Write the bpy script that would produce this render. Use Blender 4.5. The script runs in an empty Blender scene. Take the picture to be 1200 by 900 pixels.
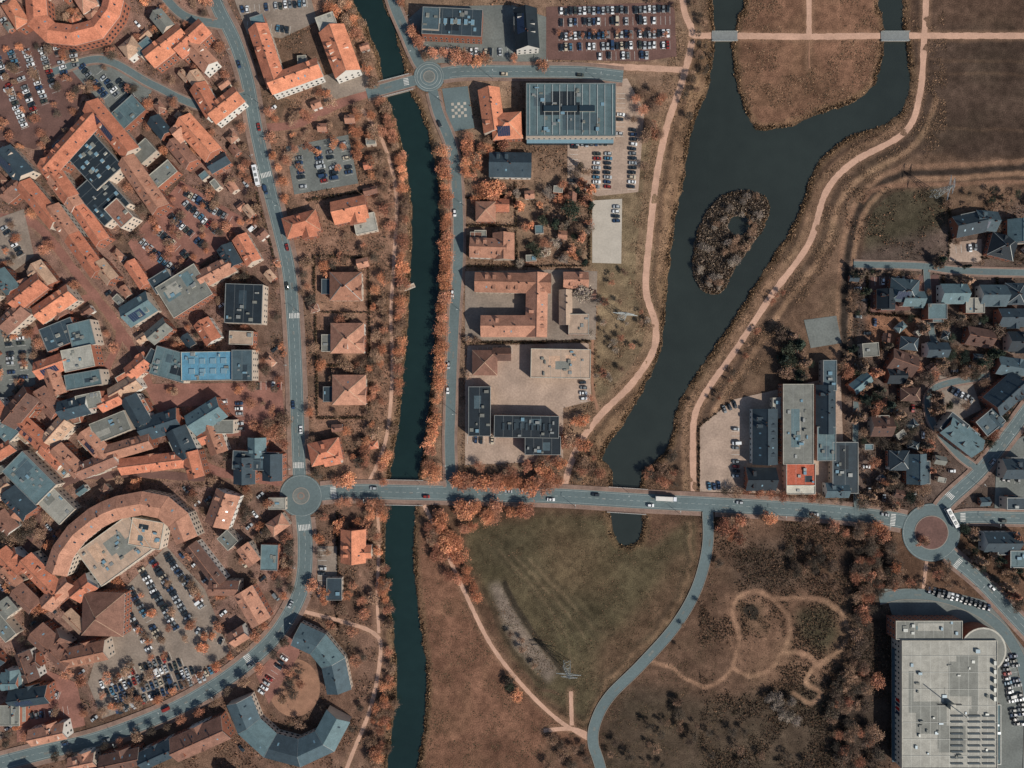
import bpy, math, random
import numpy as np
random.seed(7); rng=np.random.default_rng(7)
S=0.5; HC=400.0
def W(x,y): return ((x-600)*S,(450-y)*S)
def lin(c): 
    c=c/255.0
    return c/12.92 if c<=0.04045 else ((c+0.055)/1.055)**2.4
def C(r,g,b,k=0.88): return (lin(r)*k,lin(g)*k,lin(b)*k)
scene=bpy.context.scene
root=scene.collection
# ------------------------------------------------------------ materials
MATS={}
def mat(name,color,rough=0.9,ns=0.3,amt=0.15,bump=0.0,bs=2.0,obj=False,attr=None,spec=0.3,metal=0.0,fine=8.0,rnd=0.0,famt=None):
    m=bpy.data.materials.new(name); m.use_nodes=True
    nt=m.node_tree; N=nt.nodes; L=nt.links
    b=N["Principled BSDF"]; b.inputs["Roughness"].default_value=rough
    b.inputs["Specular IOR Level"].default_value=spec; b.inputs["Metallic"].default_value=metal
    if attr:
        a=N.new("ShaderNodeAttribute"); a.attribute_name=attr; src=a.outputs["Color"]
    else:
        r=N.new("ShaderNodeRGB"); r.outputs[0].default_value=(*color,1); src=r.outputs[0]
    if obj:
        oi=N.new("ShaderNodeObjectInfo"); mx=N.new("ShaderNodeVectorMath"); mx.operation='MULTIPLY'
        L.new(src,mx.inputs[0]); L.new(oi.outputs["Color"],mx.inputs[1]); src=mx.outputs[0]
    if rnd>0:
        oi=N.new("ShaderNodeObjectInfo"); mr=N.new("ShaderNodeMapRange")
        mr.inputs["To Min"].default_value=1-rnd; mr.inputs["To Max"].default_value=1+rnd
        L.new(oi.outputs["Random"],mr.inputs["Value"])
        sc=N.new("ShaderNodeVectorMath"); sc.operation='SCALE'; L.new(src,sc.inputs[0]); L.new(mr.outputs[0],sc.inputs["Scale"]); src=sc.outputs[0]
    if amt>0:
        tc=N.new("ShaderNodeTexCoord")
        for s_,a_ in ((ns,amt),(ns*fine,amt*0.8 if famt is None else famt)):
            n=N.new("ShaderNodeTexNoise"); n.inputs["Scale"].default_value=s_; n.inputs["Detail"].default_value=3
            L.new(tc.outputs["Object"],n.inputs["Vector"])
            mr=N.new("ShaderNodeMapRange"); mr.inputs["From Min"].default_value=0.3; mr.inputs["From Max"].default_value=0.7
            mr.inputs["To Min"].default_value=1-a_; mr.inputs["To Max"].default_value=1+a_
            L.new(n.outputs["Fac"],mr.inputs["Value"])
            sc=N.new("ShaderNodeVectorMath"); sc.operation='SCALE'; L.new(src,sc.inputs[0]); L.new(mr.outputs[0],sc.inputs["Scale"]); src=sc.outputs[0]
    if bump>0:
        tc=N.new("ShaderNodeTexCoord"); n=N.new("ShaderNodeTexNoise"); n.inputs["Scale"].default_value=bs; n.inputs["Detail"].default_value=4
        L.new(tc.outputs["Object"],n.inputs["Vector"])
        bp=N.new("ShaderNodeBump"); bp.inputs["Strength"].default_value=bump; bp.inputs["Distance"].default_value=0.4
        L.new(n.outputs["Fac"],bp.inputs["Height"]); L.new(bp.outputs[0],b.inputs["Normal"])
    L.new(src,b.inputs["Base Color"])
    MATS[name]=m; return m
mat("asphalt",C(98,113,114),0.9,0.05,0.12,famt=0.1,fine=20)
mat("asphalt_old",C(110,115,111),0.92,0.08,0.18,fine=12)
mat("brick_paving",C(138,98,86),0.9,0.12,0.22,fine=10)
mat("brick_dark",C(106,80,73),0.9,0.12,0.2,fine=10)
mat("concrete_paving",C(138,126,114),0.9,0.1,0.2,fine=10)
mat("yard_sand",C(166,146,130),0.95,0.08,0.2,fine=12)
mat("pale_paving",C(180,173,160),0.9,0.1,0.1,fine=10)
mat("pavement",C(134,112,100),0.9,0.15,0.18)
mat("kerb",C(146,140,130),0.9,0.3,0.08)
mat("path_gravel",C(192,156,134),0.95,0.12,0.15,fine=9)
mat("path_dirt",C(150,114,92),0.95,0.2,0.2,fine=9)
mat("paint_white",C(205,206,200,1),0.7,0.2,0.2)
mat("paint_worn",C(158,164,160,1),0.8,0.2,0.2)
mat("ground_soil",(0.1,0.1,0.1),0.95,0.22,0.18,bump=0.7,bs=1.2,attr="Col",fine=7,famt=0.38,spec=0.1)
mat("shrub_leaf",(0.1,0.1,0.1),0.9,1,0,attr="Col",spec=0.1)
mat("tree_leaf",(1,1,1),0.9,1,0,attr="Col",obj=True,spec=0.1)
mat("bark",C(128,104,88),0.95,2,0.2)
RC={'o':(184,118,92),'s':(174,128,106),'O':(198,130,100),'b':(130,96,82),'B':(100,76,67),'d':(52,66,74),'k':(34,44,51),'t':(92,114,118),
    'l':(154,153,143),'w':(176,173,160),'e':(166,145,126),'g':(118,120,113),'u':(94,144,168),'r':(166,88,66),'m':(74,92,99),'n':(180,150,126),'p':(152,110,90)}
for k,v in RC.items():
    tile=k in 'osObBrnp'
    mat("roof_"+k,C(*v),0.8 if tile else 0.7,0.25,0.2 if tile else 0.16,rnd=0.17,fine=6,famt=0.22 if tile else 0.14,bump=0.25 if tile else 0.08,bs=3.0,spec=0.25)
mat("wall_brick",C(150,96,76),0.9,0.5,0.12,rnd=0.2)
mat("wall_render",C(194,180,164),0.9,0.4,0.08,rnd=0.12)
mat("wall_white",C(214,212,204),0.8,0.4,0.05)
mat("glass_dark",C(40,54,62),0.15,1,0,spec=0.6)
mat("frame_white",C(200,197,190),0.6,1,0)
mat("chimney_brick",C(120,82,70),0.9,1,0.15)
mat("metal_grey",C(142,146,143),0.5,0.6,0.1,metal=0.3)
mat("solar_panel",C(34,48,72),0.25,1,0.05,spec=0.6)
mat("skylight",C(116,148,162),0.25,1,0.05,spec=0.6)
mat("steel_pale",C(190,196,192),0.5,1,0.05)
mat("rubber",C(30,30,32),0.8,1,0)
mat("car_paint",(1,1,1),0.3,1,0,obj=True,spec=0.5)
mat("car_glass",C(24,32,38),0.1,1,0,spec=0.6)
mat("tail_red",C(170,30,25),0.4,1,0)
mat("wood_deck",C(190,170,150),0.8,0.8,0.12)
mat("water_canal",C(28,46,45),0.14,0.02,0.14,bump=0.12,bs=1.2,spec=0.4,fine=9,famt=0.06)
mat("water_lake",C(46,53,50),0.16,0.012,0.16,bump=0.12,bs=1.2,spec=0.4,fine=9,famt=0.06)

# ------------------------------------------------------------ mesh builder
class MB:
    def __init__(s): s.v=[];s.f=[];s.m=[];s.ms=[]
    def mi(s,n):
        if n not in s.ms: s.ms.append(n)
        return s.ms.index(n)
    def poly(s,pts,m):
        i=len(s.v); s.v.extend(pts); s.f.append(tuple(range(i,i+len(pts)))); s.m.append(s.mi(m))
    def box(s,fr,u0,u1,v0,v1,z0,z1,m,top=None,bottom=False):
        P=lambda u,v,z:(*fr(u,v),z)
        a,b,c,d=(u0,v0),(u1,v0),(u1,v1),(u0,v1)
        q=[a,b,c,d]
        for i in range(4):
            p,r=q[i],q[(i+1)%4]
            s.poly([P(*p,z0),P(*r,z0),P(*r,z1),P(*p,z1)],m)
        s.poly([P(*a,z1),P(*b,z1),P(*c,z1),P(*d,z1)],top or m)
        if bottom: s.poly([P(*d,z0),P(*c,z0),P(*b,z0),P(*a,z0)],m)
    def obj(s,name,loc=None,color=None,mesh_only=False):
        me=bpy.data.meshes.new(name)
        if loc is not None:
            lx,ly=loc; vs=[(x-lx,y-ly,z) for x,y,z in s.v]
        else: vs=s.v
        me.from_pydata(vs,[],s.f)
        for n in s.ms: me.materials.append(MATS[n])
        me.polygons.foreach_set("material_index",s.m); me.update()
        if mesh_only: return me
        o=bpy.data.objects.new(name,me); root.objects.link(o)
        if loc is not None: o.location=(loc[0],loc[1],0)
        if color: o.color=color
        return o
def frame(cx,cy,a):
    ca,sa=math.cos(a),math.sin(a)
    return lambda u,v:(cx+u*ca-v*sa,cy+u*sa+v*ca)
def catmull(P,step=4.0,closed=False):
    P=[np.array(p,float) for p in P]; out=[]
    n=len(P)
    if n==2 and not closed:
        k=max(1,int(np.linalg.norm(P[1]-P[0])/step)); return [tuple(P[0]+(P[1]-P[0])*i/k) for i in range(k+1)]
    rngi=range(n if closed else n-1)
    for i in rngi:
        p1,p2=P[i],P[(i+1)%n]
        p0=P[(i-1)%n] if (closed or i>0) else 2*p1-p2
        p3=P[(i+2)%n] if (closed or i<n-2) else 2*p2-p1
        k=max(1,int(np.linalg.norm(p2-p1)/step))
        for j in range(k):
            t=j/k
            out.append(tuple(0.5*((2*p1)+(-p0+p2)*t+(2*p0-5*p1+4*p2-p3)*t*t+(-p0+3*p1-3*p2+p3)*t**3)))
    if not closed: out.append(tuple(P[-1]))
    return out
# ------------------------------------------------------------ raster grid (ground map, plan coordinates)
GS=1.5; X0,Y0=-120,-120; NX=961; NY=761
gx=X0+np.arange(NX)*GS; gy=Y0+np.arange(NY)*GS
GX,GY=np.meshgrid(gx,gy)
_tab=rng.random((8,256,256))
def vnoise(X,Y,sc,k=0):
    t=_tab[k%8]; x=X/sc+k*17.3; y=Y/sc+k*9.1
    xi=np.floor(x).astype(int); yi=np.floor(y).astype(int); fx=x-xi; fy=y-yi
    fx=fx*fx*(3-2*fx); fy=fy*fy*(3-2*fy)
    a=t[yi&255,xi&255];b=t[yi&255,(xi+1)&255];c=t[(yi+1)&255,xi&255];d=t[(yi+1)&255,(xi+1)&255]
    return (a*(1-fx)+b*fx)*(1-fy)+(c*(1-fx)+d*fx)*fy
def fbm(X,Y,sc,k=0,o=4):
    r=0;a=0.5;tot=0
    for i in range(o): r=r+a*vnoise(X,Y,sc/2**i,k+i); tot+=a; a*=0.55
    return r/tot
JX=GX+(fbm(GX,GY,22,1)-0.5)*14; JY=GY+(fbm(GX,GY,22,4)-0.5)*14
KX=GX+(fbm(GX,GY,18,1)-0.5)*5; KY=GY+(fbm(GX,GY,18,4)-0.5)*5
def pin(poly,X=None,Y=None,pad=10):
    X=GX if X is None else X; Y=GY if Y is None else Y
    P=np.array(poly); m=np.zeros(X.shape,bool)
    i0=max(0,int((P[:,0].min()-pad-X0)/GS)); i1=min(NX,int((P[:,0].max()+pad-X0)/GS)+2)
    j0=max(0,int((P[:,1].min()-pad-Y0)/GS)); j1=min(NY,int((P[:,1].max()+pad-Y0)/GS)+2)
    if i1<=i0 or j1<=j0: return m
    x=X[j0:j1,i0:i1]; y=Y[j0:j1,i0:i1]; r=np.zeros(x.shape,bool); n=len(P)
    for k in range(n):
        xa,ya=P[k]; xb,yb=P[(k+1)%n]
        if ya==yb: continue
        c=((ya>y)!=(yb>y))&(x<(xb-xa)*(y-ya)/(yb-ya)+xa); r^=c
    m[j0:j1,i0:i1]=r; return m
def ldist(pts,R,X=None,Y=None):
    X=GX if X is None else X; Y=GY if Y is None else Y
    D=np.full(X.shape,1e3); R2=R+16
    for k in range(len(pts)-1):
        (xa,ya),(xb,yb)=pts[k],pts[k+1]
        i0=max(0,int((min(xa,xb)-R2-X0)/GS)); i1=min(NX,int((max(xa,xb)+R2-X0)/GS)+2)
        j0=max(0,int((min(ya,yb)-R2-Y0)/GS)); j1=min(NY,int((max(ya,yb)+R2-Y0)/GS)+2)
        if i1<=i0 or j1<=j0: continue
        x=X[j0:j1,i0:i1];y=Y[j0:j1,i0:i1]
        dx,dy=xb-xa,yb-ya; l=dx*dx+dy*dy+1e-9
        t=np.clip(((x-xa)*dx+(y-ya)*dy)/l,0,1)
        d=np.hypot(x-xa-t*dx,y-ya-t*dy)
        D[j0:j1,i0:i1]=np.minimum(D[j0:j1,i0:i1],d)
    return D
def blur(a,r):
    for ax in (0,1):
        for _ in range(2):
            c=np.cumsum(np.concatenate([np.repeat(np.take(a,[0],ax),r+1,ax),a,np.repeat(np.take(a,[-1],ax),r,ax)],ax),ax)
            n=a.shape[ax]
            a=(np.take(c,range(2*r+1,2*r+1+n),ax)-np.take(c,range(0,n),ax))/(2*r+1)
    return a
col=np.zeros((NY,NX,3)); col[:]=C(98,76,62)
def paint(poly,c,f=2,op=1.0,jit=True,k=0.88):
    m=pin(poly,JX,JY,24) if jit else pin(poly)
    m=blur(m.astype(float),f)*op if f else m*op
    col[:]=col*(1-m[...,None])+np.array(C(*c,k))*m[...,None]
def pline(pts,w,c,op=1.0,soft=2.0,jit=True,sm=True,closed=False):
    p=catmull(pts,6,closed) if sm else pts
    if closed: p=p+[p[0]]
    X,Y=(JX,JY) if jit is True else ((KX,KY) if jit=='k' else (None,None))
    d=ldist(p,w+soft,X,Y)
    m=np.clip((w+soft-d)/soft,0,1)*op
    col[:]=col*(1-m[...,None])+np.array(C(*c))*m[...,None]
# ------------------------------------------------------------ water geometry
canL=[(400,-130),(408,-40),(415,0),(430,30),(444,65),(450,100),(460,130),(470,165),(479,210),(483,260),(481,320),(478,370),(474,420),(470,470),(464,520),(457,560),(453,600),(451,650),(455,700),(462,750),(465,800),(461,850),(453,900),(440,1020)]
canR=[(440,-130),(444,-40),(448,0),(460,30),(470,65),(477,100),(492,130),(503,165),(512,210),(515,260),(514,320),(511,370),(508,420),(503,470),(497,520),(490,560),(486,600),(484,650),(488,700),(495,750),(499,800),(496,850),(489,900),(478,1020)]
cL=catmull(canL,6);cR=catmull(canR,6); canal=cL+cR[::-1]
lake_raw=[(838,-130),(836,0),(838,45),(834,80),(830,105),(815,140),(806,180),(800,220),(790,270),(784,320),(780,370),(774,410),(760,445),(742,480),(722,510),(709,528),(708,540),(717,552),(720,575),(722,592),(747,592),(748,575),(756,552),(775,535),(786,515),(790,490),(797,468),(815,440),(835,410),(856,380),(880,342),(905,302),(926,270),(940,240),(948,212),(966,182),(995,160),(1030,148),(1056,130),(1066,100),(1063,60),(1060,40),(1058,0),(1058,-130),(1030,-130),(1030,0),(1036,20),(1034,70),(1024,100),(1000,120),(968,131),(930,146),(895,153),(880,144),(870,120),(862,90),(858,60),(860,40),(866,15),(872,0),(872,-130)]
lake=catmull(lake_raw,6,True)
pond=catmull([(718,596),(717,612),(719,626),(728,637),(738,639),(749,633),(754,620),(753,608),(752,596)],4,True)
isl=catmull([(822,258),(840,232),(865,222),(890,226),(902,240),(897,265),(880,290),(862,315),(848,341),(832,344),(815,332),(812,308),(815,282)],4,True)
islp=catmull([(853,262),(860,254),(872,252),(880,258),(880,268),(872,274),(860,274)],4,True)
WL=-0.8
Z=np.zeros((NY,NX)); watmask=np.zeros((NY,NX),bool); bankd=np.full((NY,NX),1e3)
WJX=GX+(fbm(GX,GY,9,2)-0.5)*5; WJY=GY+(fbm(GX,GY,9,5)-0.5)*5
def sdist(poly,jit=True):
    X,Y=(WJX,WJY) if jit else (GX,GY)
    d=ldist(poly+[poly[0]],26,X,Y); i=pin(poly,X,Y); return np.where(i,-d,d)
dc=sdist(canal); dl=sdist(lake); dp=sdist(pond); di=sdist(isl); dip=sdist(islp)
dl=np.maximum(dl,-di)
d_all=np.minimum(np.minimum(dc,dl),np.minimum(dp,dip))
bankd=d_all
Z=np.where(d_all<0,np.maximum(WL-2.0,WL+d_all*0.16),np.minimum(0,WL+d_all*0.11))
watmask=d_all<0.5
# ------------------------------------------------------------ ground colours
paint([(-130,-130),(262,-130),(300,120),(335,300),(345,560),(350,700),(260,800),(-130,910)],(134,106,94),3)
paint([(262,-130),(420,-130),(450,80),(478,200),(478,380),(460,560),(350,575),(345,300),(300,120)],(140,109,91),3)
paint([(-130,900),(260,800),(350,690),(360,590),(450,590),(452,760),(450,1020),(-130,1020)],(116,91,77),3)
paint([(450,-130),(830,-130),(825,100),(780,200),(770,400),(700,480),(655,572),(500,572),(520,300),(500,150)],(132,108,90),3)
paint([(700,180),(790,130),(775,330),(770,400),(720,460),(690,480),(690,300)],(124,107,85),4)
paint([(815,30),(838,45),(800,220),(780,400),(722,510),(710,560),(665,572),(680,520),(770,405),(762,280),(790,130)],(136,108,85),2)
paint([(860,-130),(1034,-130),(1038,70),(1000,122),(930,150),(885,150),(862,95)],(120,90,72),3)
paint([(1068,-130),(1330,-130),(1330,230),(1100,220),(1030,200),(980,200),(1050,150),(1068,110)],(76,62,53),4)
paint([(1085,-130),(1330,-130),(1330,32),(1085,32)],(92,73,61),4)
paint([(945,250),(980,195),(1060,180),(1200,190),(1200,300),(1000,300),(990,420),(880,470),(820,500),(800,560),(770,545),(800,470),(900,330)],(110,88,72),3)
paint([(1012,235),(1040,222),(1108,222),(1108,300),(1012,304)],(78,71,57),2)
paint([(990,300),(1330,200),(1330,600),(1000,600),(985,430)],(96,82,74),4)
paint([(1015,370),(1075,368),(1078,405),(1018,408)],(128,94,74),2)
paint([(1120,410),(1170,410),(1170,450),(1120,455)],(116,90,72),2)
paint([(490,600),(1330,612),(1330,1020),(480,1020)],(100,77,62),3)
FIELD=[(548,612),(700,602),(760,640),(816,604),(818,660),(790,725),(740,780),(705,815),(690,855),(640,820),(600,770),(572,700),(548,660)]
paint(FIELD,(89,80,61),3)
paint([(700,760),(760,700),(800,640),(812,660),(790,720),(740,780),(700,810)],(104,82,66),6,0.8)
paint([(560,620),(640,625),(610,660),(570,670)],(76,70,54),8,0.6); paint([(640,700),(720,690),(690,760),(650,750)],(80,74,56),10,0.5)
paint([(640,610),(715,640),(720,700),(640,690)],(104,86,66),8,0.5)
paint([(490,610),(520,650),(545,700),(572,760),(640,840),(690,868),(680,1020),(488,1020),(498,800),(486,660)],(117,86,69),2)
paint([(640,862),(690,872),(695,1020),(600,1020)],(88,70,58),4,0.8)
paint([(573,686),(585,682),(616,738),(654,785),(642,800),(600,755)],(138,124,112),2,0.85,jit=False)
pline([(591,684),(620,736),(660,786)],2.4,(58,52,44),0.85,2,jit='k')
pline([(568,690),(594,752),(638,806)],1.6,(72,62,50),0.6,2,jit='k')
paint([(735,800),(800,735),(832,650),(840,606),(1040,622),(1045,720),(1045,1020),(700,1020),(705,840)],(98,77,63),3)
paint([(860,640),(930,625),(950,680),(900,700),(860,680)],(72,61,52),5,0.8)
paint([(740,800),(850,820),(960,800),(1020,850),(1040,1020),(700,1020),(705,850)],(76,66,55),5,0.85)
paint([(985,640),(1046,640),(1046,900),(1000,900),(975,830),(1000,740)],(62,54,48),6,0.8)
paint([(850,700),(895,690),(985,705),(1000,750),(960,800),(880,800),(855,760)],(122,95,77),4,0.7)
paint([(935,715),(975,712),(985,745),(960,765),(938,745)],(80,72,56),3)
paint([(862,705),(898,703),(900,740),(870,745)],(96,78,62),2,0.6)
TR=[[(790,785),(805,797),(830,806),(845,797),(858,782),(866,745),(858,715),(870,697),(893,693),(906,702),(935,701),(965,704),(988,722),(992,748),(975,770),(955,782),(945,800),(962,812),(950,824),(930,812)],[(858,782),(880,792),(905,782),(918,765),(945,768),(960,780)],[(906,702),(922,720),(925,745),(918,765)],[(790,785),(778,779),(765,776)]]
TRD=np.full((NY,NX),1e3)
for r_ in TR:
    TRD=np.minimum(TRD,ldist(catmull(r_,6),8,KX,KY)); pline(r_,1.1,(148,117,95),0.8,2.5,jit='k')
pline([(880,716),(881,717)],8,(42,40,36),0.9,3,sm=False)
pline([(555,720),(590,770),(625,800),(652,812)],1.2,(100,78,64),0.6,2)
def offset(P,d):
    p=catmull(P,14); out=[]
    for i in range(len(p)):
        a=np.array(p[max(0,i-1)]);b=np.array(p[min(len(p)-1,i+1)]); t=(b-a)/np.linalg.norm(b-a)
        out.append((p[i][0]-t[1]*d,p[i][1]+t[0]*d))
    return out
FE=[(640,835),(690,845),(712,800),(760,750),(800,690),(812,640),(808,612)]
pline(FE,1.0,(134,108,86),0.5,2); pline(offset(FE,-6),0.8,(76,64,52),0.5,2,sm=False)
for k_ in range(7): pline([(575+k_*9,640+k_*3),(640+k_*12,720+k_*4),(665+k_*9,800-k_*12)],0.6,(114,98,78) if k_%2 else (70,63,50),0.4,1.5,jit='k')
P3=[(1086,-130),(1085,0),(1083,42),(1078,110),(1060,155),(1000,190),(968,225),(948,285),(905,345),(862,410),(828,458),(814,488),(812,530),(813,576)]
P1=[(796,-130),(800,0),(811,40),(801,90),(781,150),(769,210),(761,280),(757,340),(768,380),(765,412),(740,450),(705,485),(682,515),(668,545),(661,573)]
for d_,c_,o_ in ((-12,(72,59,50),0.65),(-20,(156,126,101),0.6),(-27,(80,65,54),0.55),(10,(152,122,98),0.6),(18,(76,62,52),0.55)):
    pline(offset(P3[3:],d_),1.8,c_,o_,3,jit='k',sm=False)
for d_,c_,o_ in ((-9,(86,70,58),0.6),(10,(150,121,98),0.5),(-17,(146,119,94),0.5)):
    pline(offset(P1[2:],d_),1.6,c_,o_,3,jit='k',sm=False)
dit=[(988,420),(990,360),(994,300),(1003,255),(1025,222),(1060,205),(1110,202),(1200,196),(1320,190)]
pline(dit,2.2,(50,44,40),0.9,2.5,jit='k'); pline(offset(dit,7),1.6,(142,113,91),0.8,2,jit='k',sm=False); pline(offset(dit,-8),1.6,(136,107,87),0.7,2,jit='k',sm=False)
pline(offset(dit,13),1.3,(74,60,50),0.7,2,jit='k',sm=False)
pline([(1012,236),(1030,220),(1108,216),(1200,213)],1.4,(134,103,84),0.7,2,jit='k')
for yy in (70,85,150): pline([(1090,yy),(1200,yy+3)],0.8,(96,77,63),0.6,2,jit='k')
m=np.clip((7-np.abs(bankd-3))/4,0,1)*(0.55)
bc=np.array(C(120,97,74)); col[:]=col*(1-m[...,None])+bc*m[...,None]
m=np.clip((1.8-np.abs(bankd))/1.2,0,1)*0.8; col[:]=col*(1-m[...,None])+np.array(C(60,53,42))*m[...,None]
m=(di<0)*0.9; m=blur(m.astype(float),1); col[:]=col*(1-m[...,None])+np.array(C(116,101,88))*m[...,None]
n1=fbm(GX,GY,60,1); n2=fbm(GX,GY,16,3); n3=fbm(GX,GY,5,5,3)
col*=(0.62+0.74*n1)[...,None]; col*=(0.60+0.78*n2)[...,None]; col*=(0.64+0.70*n3)[...,None]
gm=np.clip((fbm(GX,GY,34,6)-0.52)*8,0,1)*np.clip((480-GX)/20,0,1)*0.6
col[:]=col*(1-gm[...,None])+np.array(C(84,72,60))*gm[...,None]
gr=np.clip((fbm(GX,GY,40,2)-0.5)*6,0,1)*0.35
col[:]=col*(1-gr[...,None])+(col*np.array([0.86,0.96,0.9]))*gr[...,None]
occ=watmask.copy(); occb=watmask.copy()
# ------------------------------------------------------------ roads
ROADS=[
 ("main_road",[(353,581),(400,576),(480,577),(560,579),(650,581),(750,587),(850,592),(950,598),(1030,606),(1070,614),(1091,624)],17,5,True),
 ("town_road",[(225,-130),(235,-60),(252,0),(275,48),(290,95),(300,150),(313,210),(328,270),(339,320),(344,380),(347,440),(349,500),(352,581)],15,5,True),
 ("ring_road",[(353,581),(358,640),(353,690),(330,735),(300,768),(255,802),(200,833),(120,864),(40,884),(-120,925)],17,5,True),
 ("canal_street",[(440,-130),(452,-40),(460,0),(474,35),(490,72),(503,90),(513,130),(530,175),(536,230),(537,300),(533,360),(530,420),(528,480),(527,520),(529,579)],11,3,False),
 ("school_street",[(503,90),(540,84),(600,84),(680,85),(730,90)],14,4,True),
 ("bridge_street",[(503,90),(480,96),(455,103),(430,110)],12,3,False),
 ("country_lane",[(829,592),(829,640),(816,690),(790,735),(750,780),(715,815),(699,843),(695,870),(705,905),(730,1020)],12,0,False),
 ("east_road",[(1091,624),(1106,592),(1148,552),(1185,505),(1215,465),(1320,330)],15,4,True),
 ("market_road",[(1091,624),(1125,607),(1200,607),(1320,607)],14,3,True),
 ("southeast_road",[(1091,624),(1115,652),(1150,682),(1200,735),(1320,860)],15,4,True),
 ("store_road",[(1030,702),(1060,696),(1105,700),(1150,718),(1182,748),(1200,790),(1206,850),(1200,1000)],12,0,False),
 ("side_street",[(262,30),(215,18),(180,-20)],9,2,False),
 ("side_street",[(292,110),(240,125),(180,100),(120,70),(60,85)],8,2,False),
 ("residential_street",[(1000,310),(1080,312),(1140,318),(1330,322)],7,2,False),
 ("residential_street",[(1085,312),(1090,380),(1095,402)],7,0,False),
 ("residential_street",[(1148,552),(1120,530),(1090,490),(1095,455),(1160,440)],7,2,False),
 ("residential_street",[(1003,470),(1002,540),(1004,604)],6,0,False),
]
DISCS=[("roundabout",353,581,25,10,'pave'),("roundabout",503,90,18,7,'pale'),("roundabout",1091,624,34,20,'grass')]
RS=[(n,catmull(p,4),w,pw,c) for n,p,w,pw,c in ROADS]
RA=[np.array(r[1]) for r in RS]
def in_road(x,y,ex=-1,m=0.0):
    for i,a in enumerate(RA):
        if i==ex: continue
        if np.min((a[:,0]-x)**2+(a[:,1]-y)**2)<(RS[i][2]/2+m)**2: return True
    for _,cx,cy,r,_,_ in DISCS:
        if (x-cx)**2+(y-cy)**2<(r+m)**2: return True
    return False
def in_disc(x,y,m=0):
    return any((x-d[1])**2+(y-d[2])**2<(d[3]+m)**2 for d in DISCS)
def normals(p):
    out=[]
    for i in range(len(p)):
        a=np.array(p[max(0,i-1)]);b=np.array(p[min(len(p)-1,i+1)]); t=b-a; t=t/(np.linalg.norm(t)+1e-9); out.append((-t[1],t[0]))
    return out
def strip(mb,p,nn,o0,o1,z,m,flt=None):
    for i in range(len(p)-1):
        if flt and flt(i): continue
        q=[]
        for j,o in ((i,o0),(i+1,o0),(i+1,o1),(i,o1)):
            x,y=W(p[j][0]+nn[j][0]*o,p[j][1]+nn[j][1]*o); q.append((x,y,z))
        mb.poly(q[::-1],m)
def wallstrip(mb,p,nn,o,z0,z1,m,flt=None):
    for i in range(len(p)-1):
        if flt and flt(i): continue
        a=W(p[i][0]+nn[i][0]*o,p[i][1]+nn[i][1]*o); b=W(p[i+1][0]+nn[i+1][0]*o,p[i+1][1]+nn[i+1][1]*o)
        mb.poly([(*a,z0),(*b,z0),(*b,z1),(*a,z1)],m)
for ri,(n,p,w,pw,cl) in enumerate(RS):
    mb=MB(); nn=normals(p); z=0.24+ri*0.005; h=w/2
    strip(mb,p,nn,-h,h,z,"asphalt")
    for sgn in (-1,1):
        def flt(i,o=0):
            mx=p[i][0]*.5+p[i+1][0]*.5+nn[i][0]*sgn*(h+1); my=p[i][1]*.5+p[i+1][1]*.5+nn[i][1]*sgn*(h+1)
            return in_road(mx,my,ri,0.5)
        lo,hi=(h,h+0.5) if sgn>0 else (-h-0.5,-h)
        strip(mb,p,nn,lo,hi,z+0.12,"kerb",flt); wallstrip(mb,p,nn,sgn*h,z,z+0.12,"kerb",flt)
        if pw:
            lo,hi=(h+0.5,h+0.5+pw) if sgn>0 else (-h-0.5-pw,-h-0.5)
            strip(mb,p,nn,lo,hi,z+0.116,"pavement",flt); wallstrip(mb,p,nn,sgn*(h+0.5+pw),-0.2,z+0.116,"pavement",flt)
        else: wallstrip(mb,p,nn,sgn*(h+0.5),-0.2,z+0.12,"kerb",flt)
        if w>=14:
            o=sgn*(h-1.6); strip(mb,p,nn,o-0.14,o+0.14,z+0.012,"paint_worn",lambda i: flt(i) or in_disc(*p[i],2))
    if cl: strip(mb,p,nn,-0.15,0.15,z+0.012,"paint_worn",lambda i: i%2==0 or in_disc(*p[i],8))
    for i in range(3,len(p)-3,7):
        if random.random()<.5:
            o=random.uniform(-h*.6,h*.3); strip(mb,p[i:i+random.choice([2,3])],nn[i:i+3],o,o+random.uniform(1,3),z+0.006,"asphalt_old")
    mb.obj(n)
    d=ldist(p,w); occ|=d<(h+pw+1); occb|=d<h+1.5
for n,cx,cy,r,ri_,kind in DISCS:
    mb=MB(); N=40
    def ring(ra,rb,z,m,z2=None):
        for i in range(N):
            a,b=i*2*math.pi/N,(i+1)*2*math.pi/N
            P=lambda rr,t,zz:(*W(cx+rr*math.cos(t),cy-rr*math.sin(t)),zz)
            if z2 is None: mb.poly([P(ra,a,z),P(rb,a,z),P(rb,b,z),P(ra,b,z)],m)
            else: mb.poly([P(ra,a,z),P(ra,b,z),P(ra,b,z2),P(ra,a,z2)],m)
    ring(ri_,r,0.34,"asphalt"); ring(ri_,ri_,0.34,"kerb",0.48); ring(ri_-0.8,ri_,0.48,"kerb")
    ring(r-1.5,r-1.25,0.352,"paint_worn")
    inner={'pave':"asphalt_old",'pale':"asphalt_old",'grass':"brick_dark"}[kind]
    ring(0,ri_-0.8,0.475,inner)
    if kind=='pave': ring(3,4.2,0.49,"pavement")
    if kind=='pale': ring(10,10.4,0.352,"paint_worn"); ring(14,14.4,0.352,"paint_worn")
    mb.obj(n)
    dd=np.hypot(GX-cx,GY-cy)<r+1; occ|=dd; occb|=dd&(np.hypot(GX-cx,GY-cy)>ri_)
zb=MB()
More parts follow.
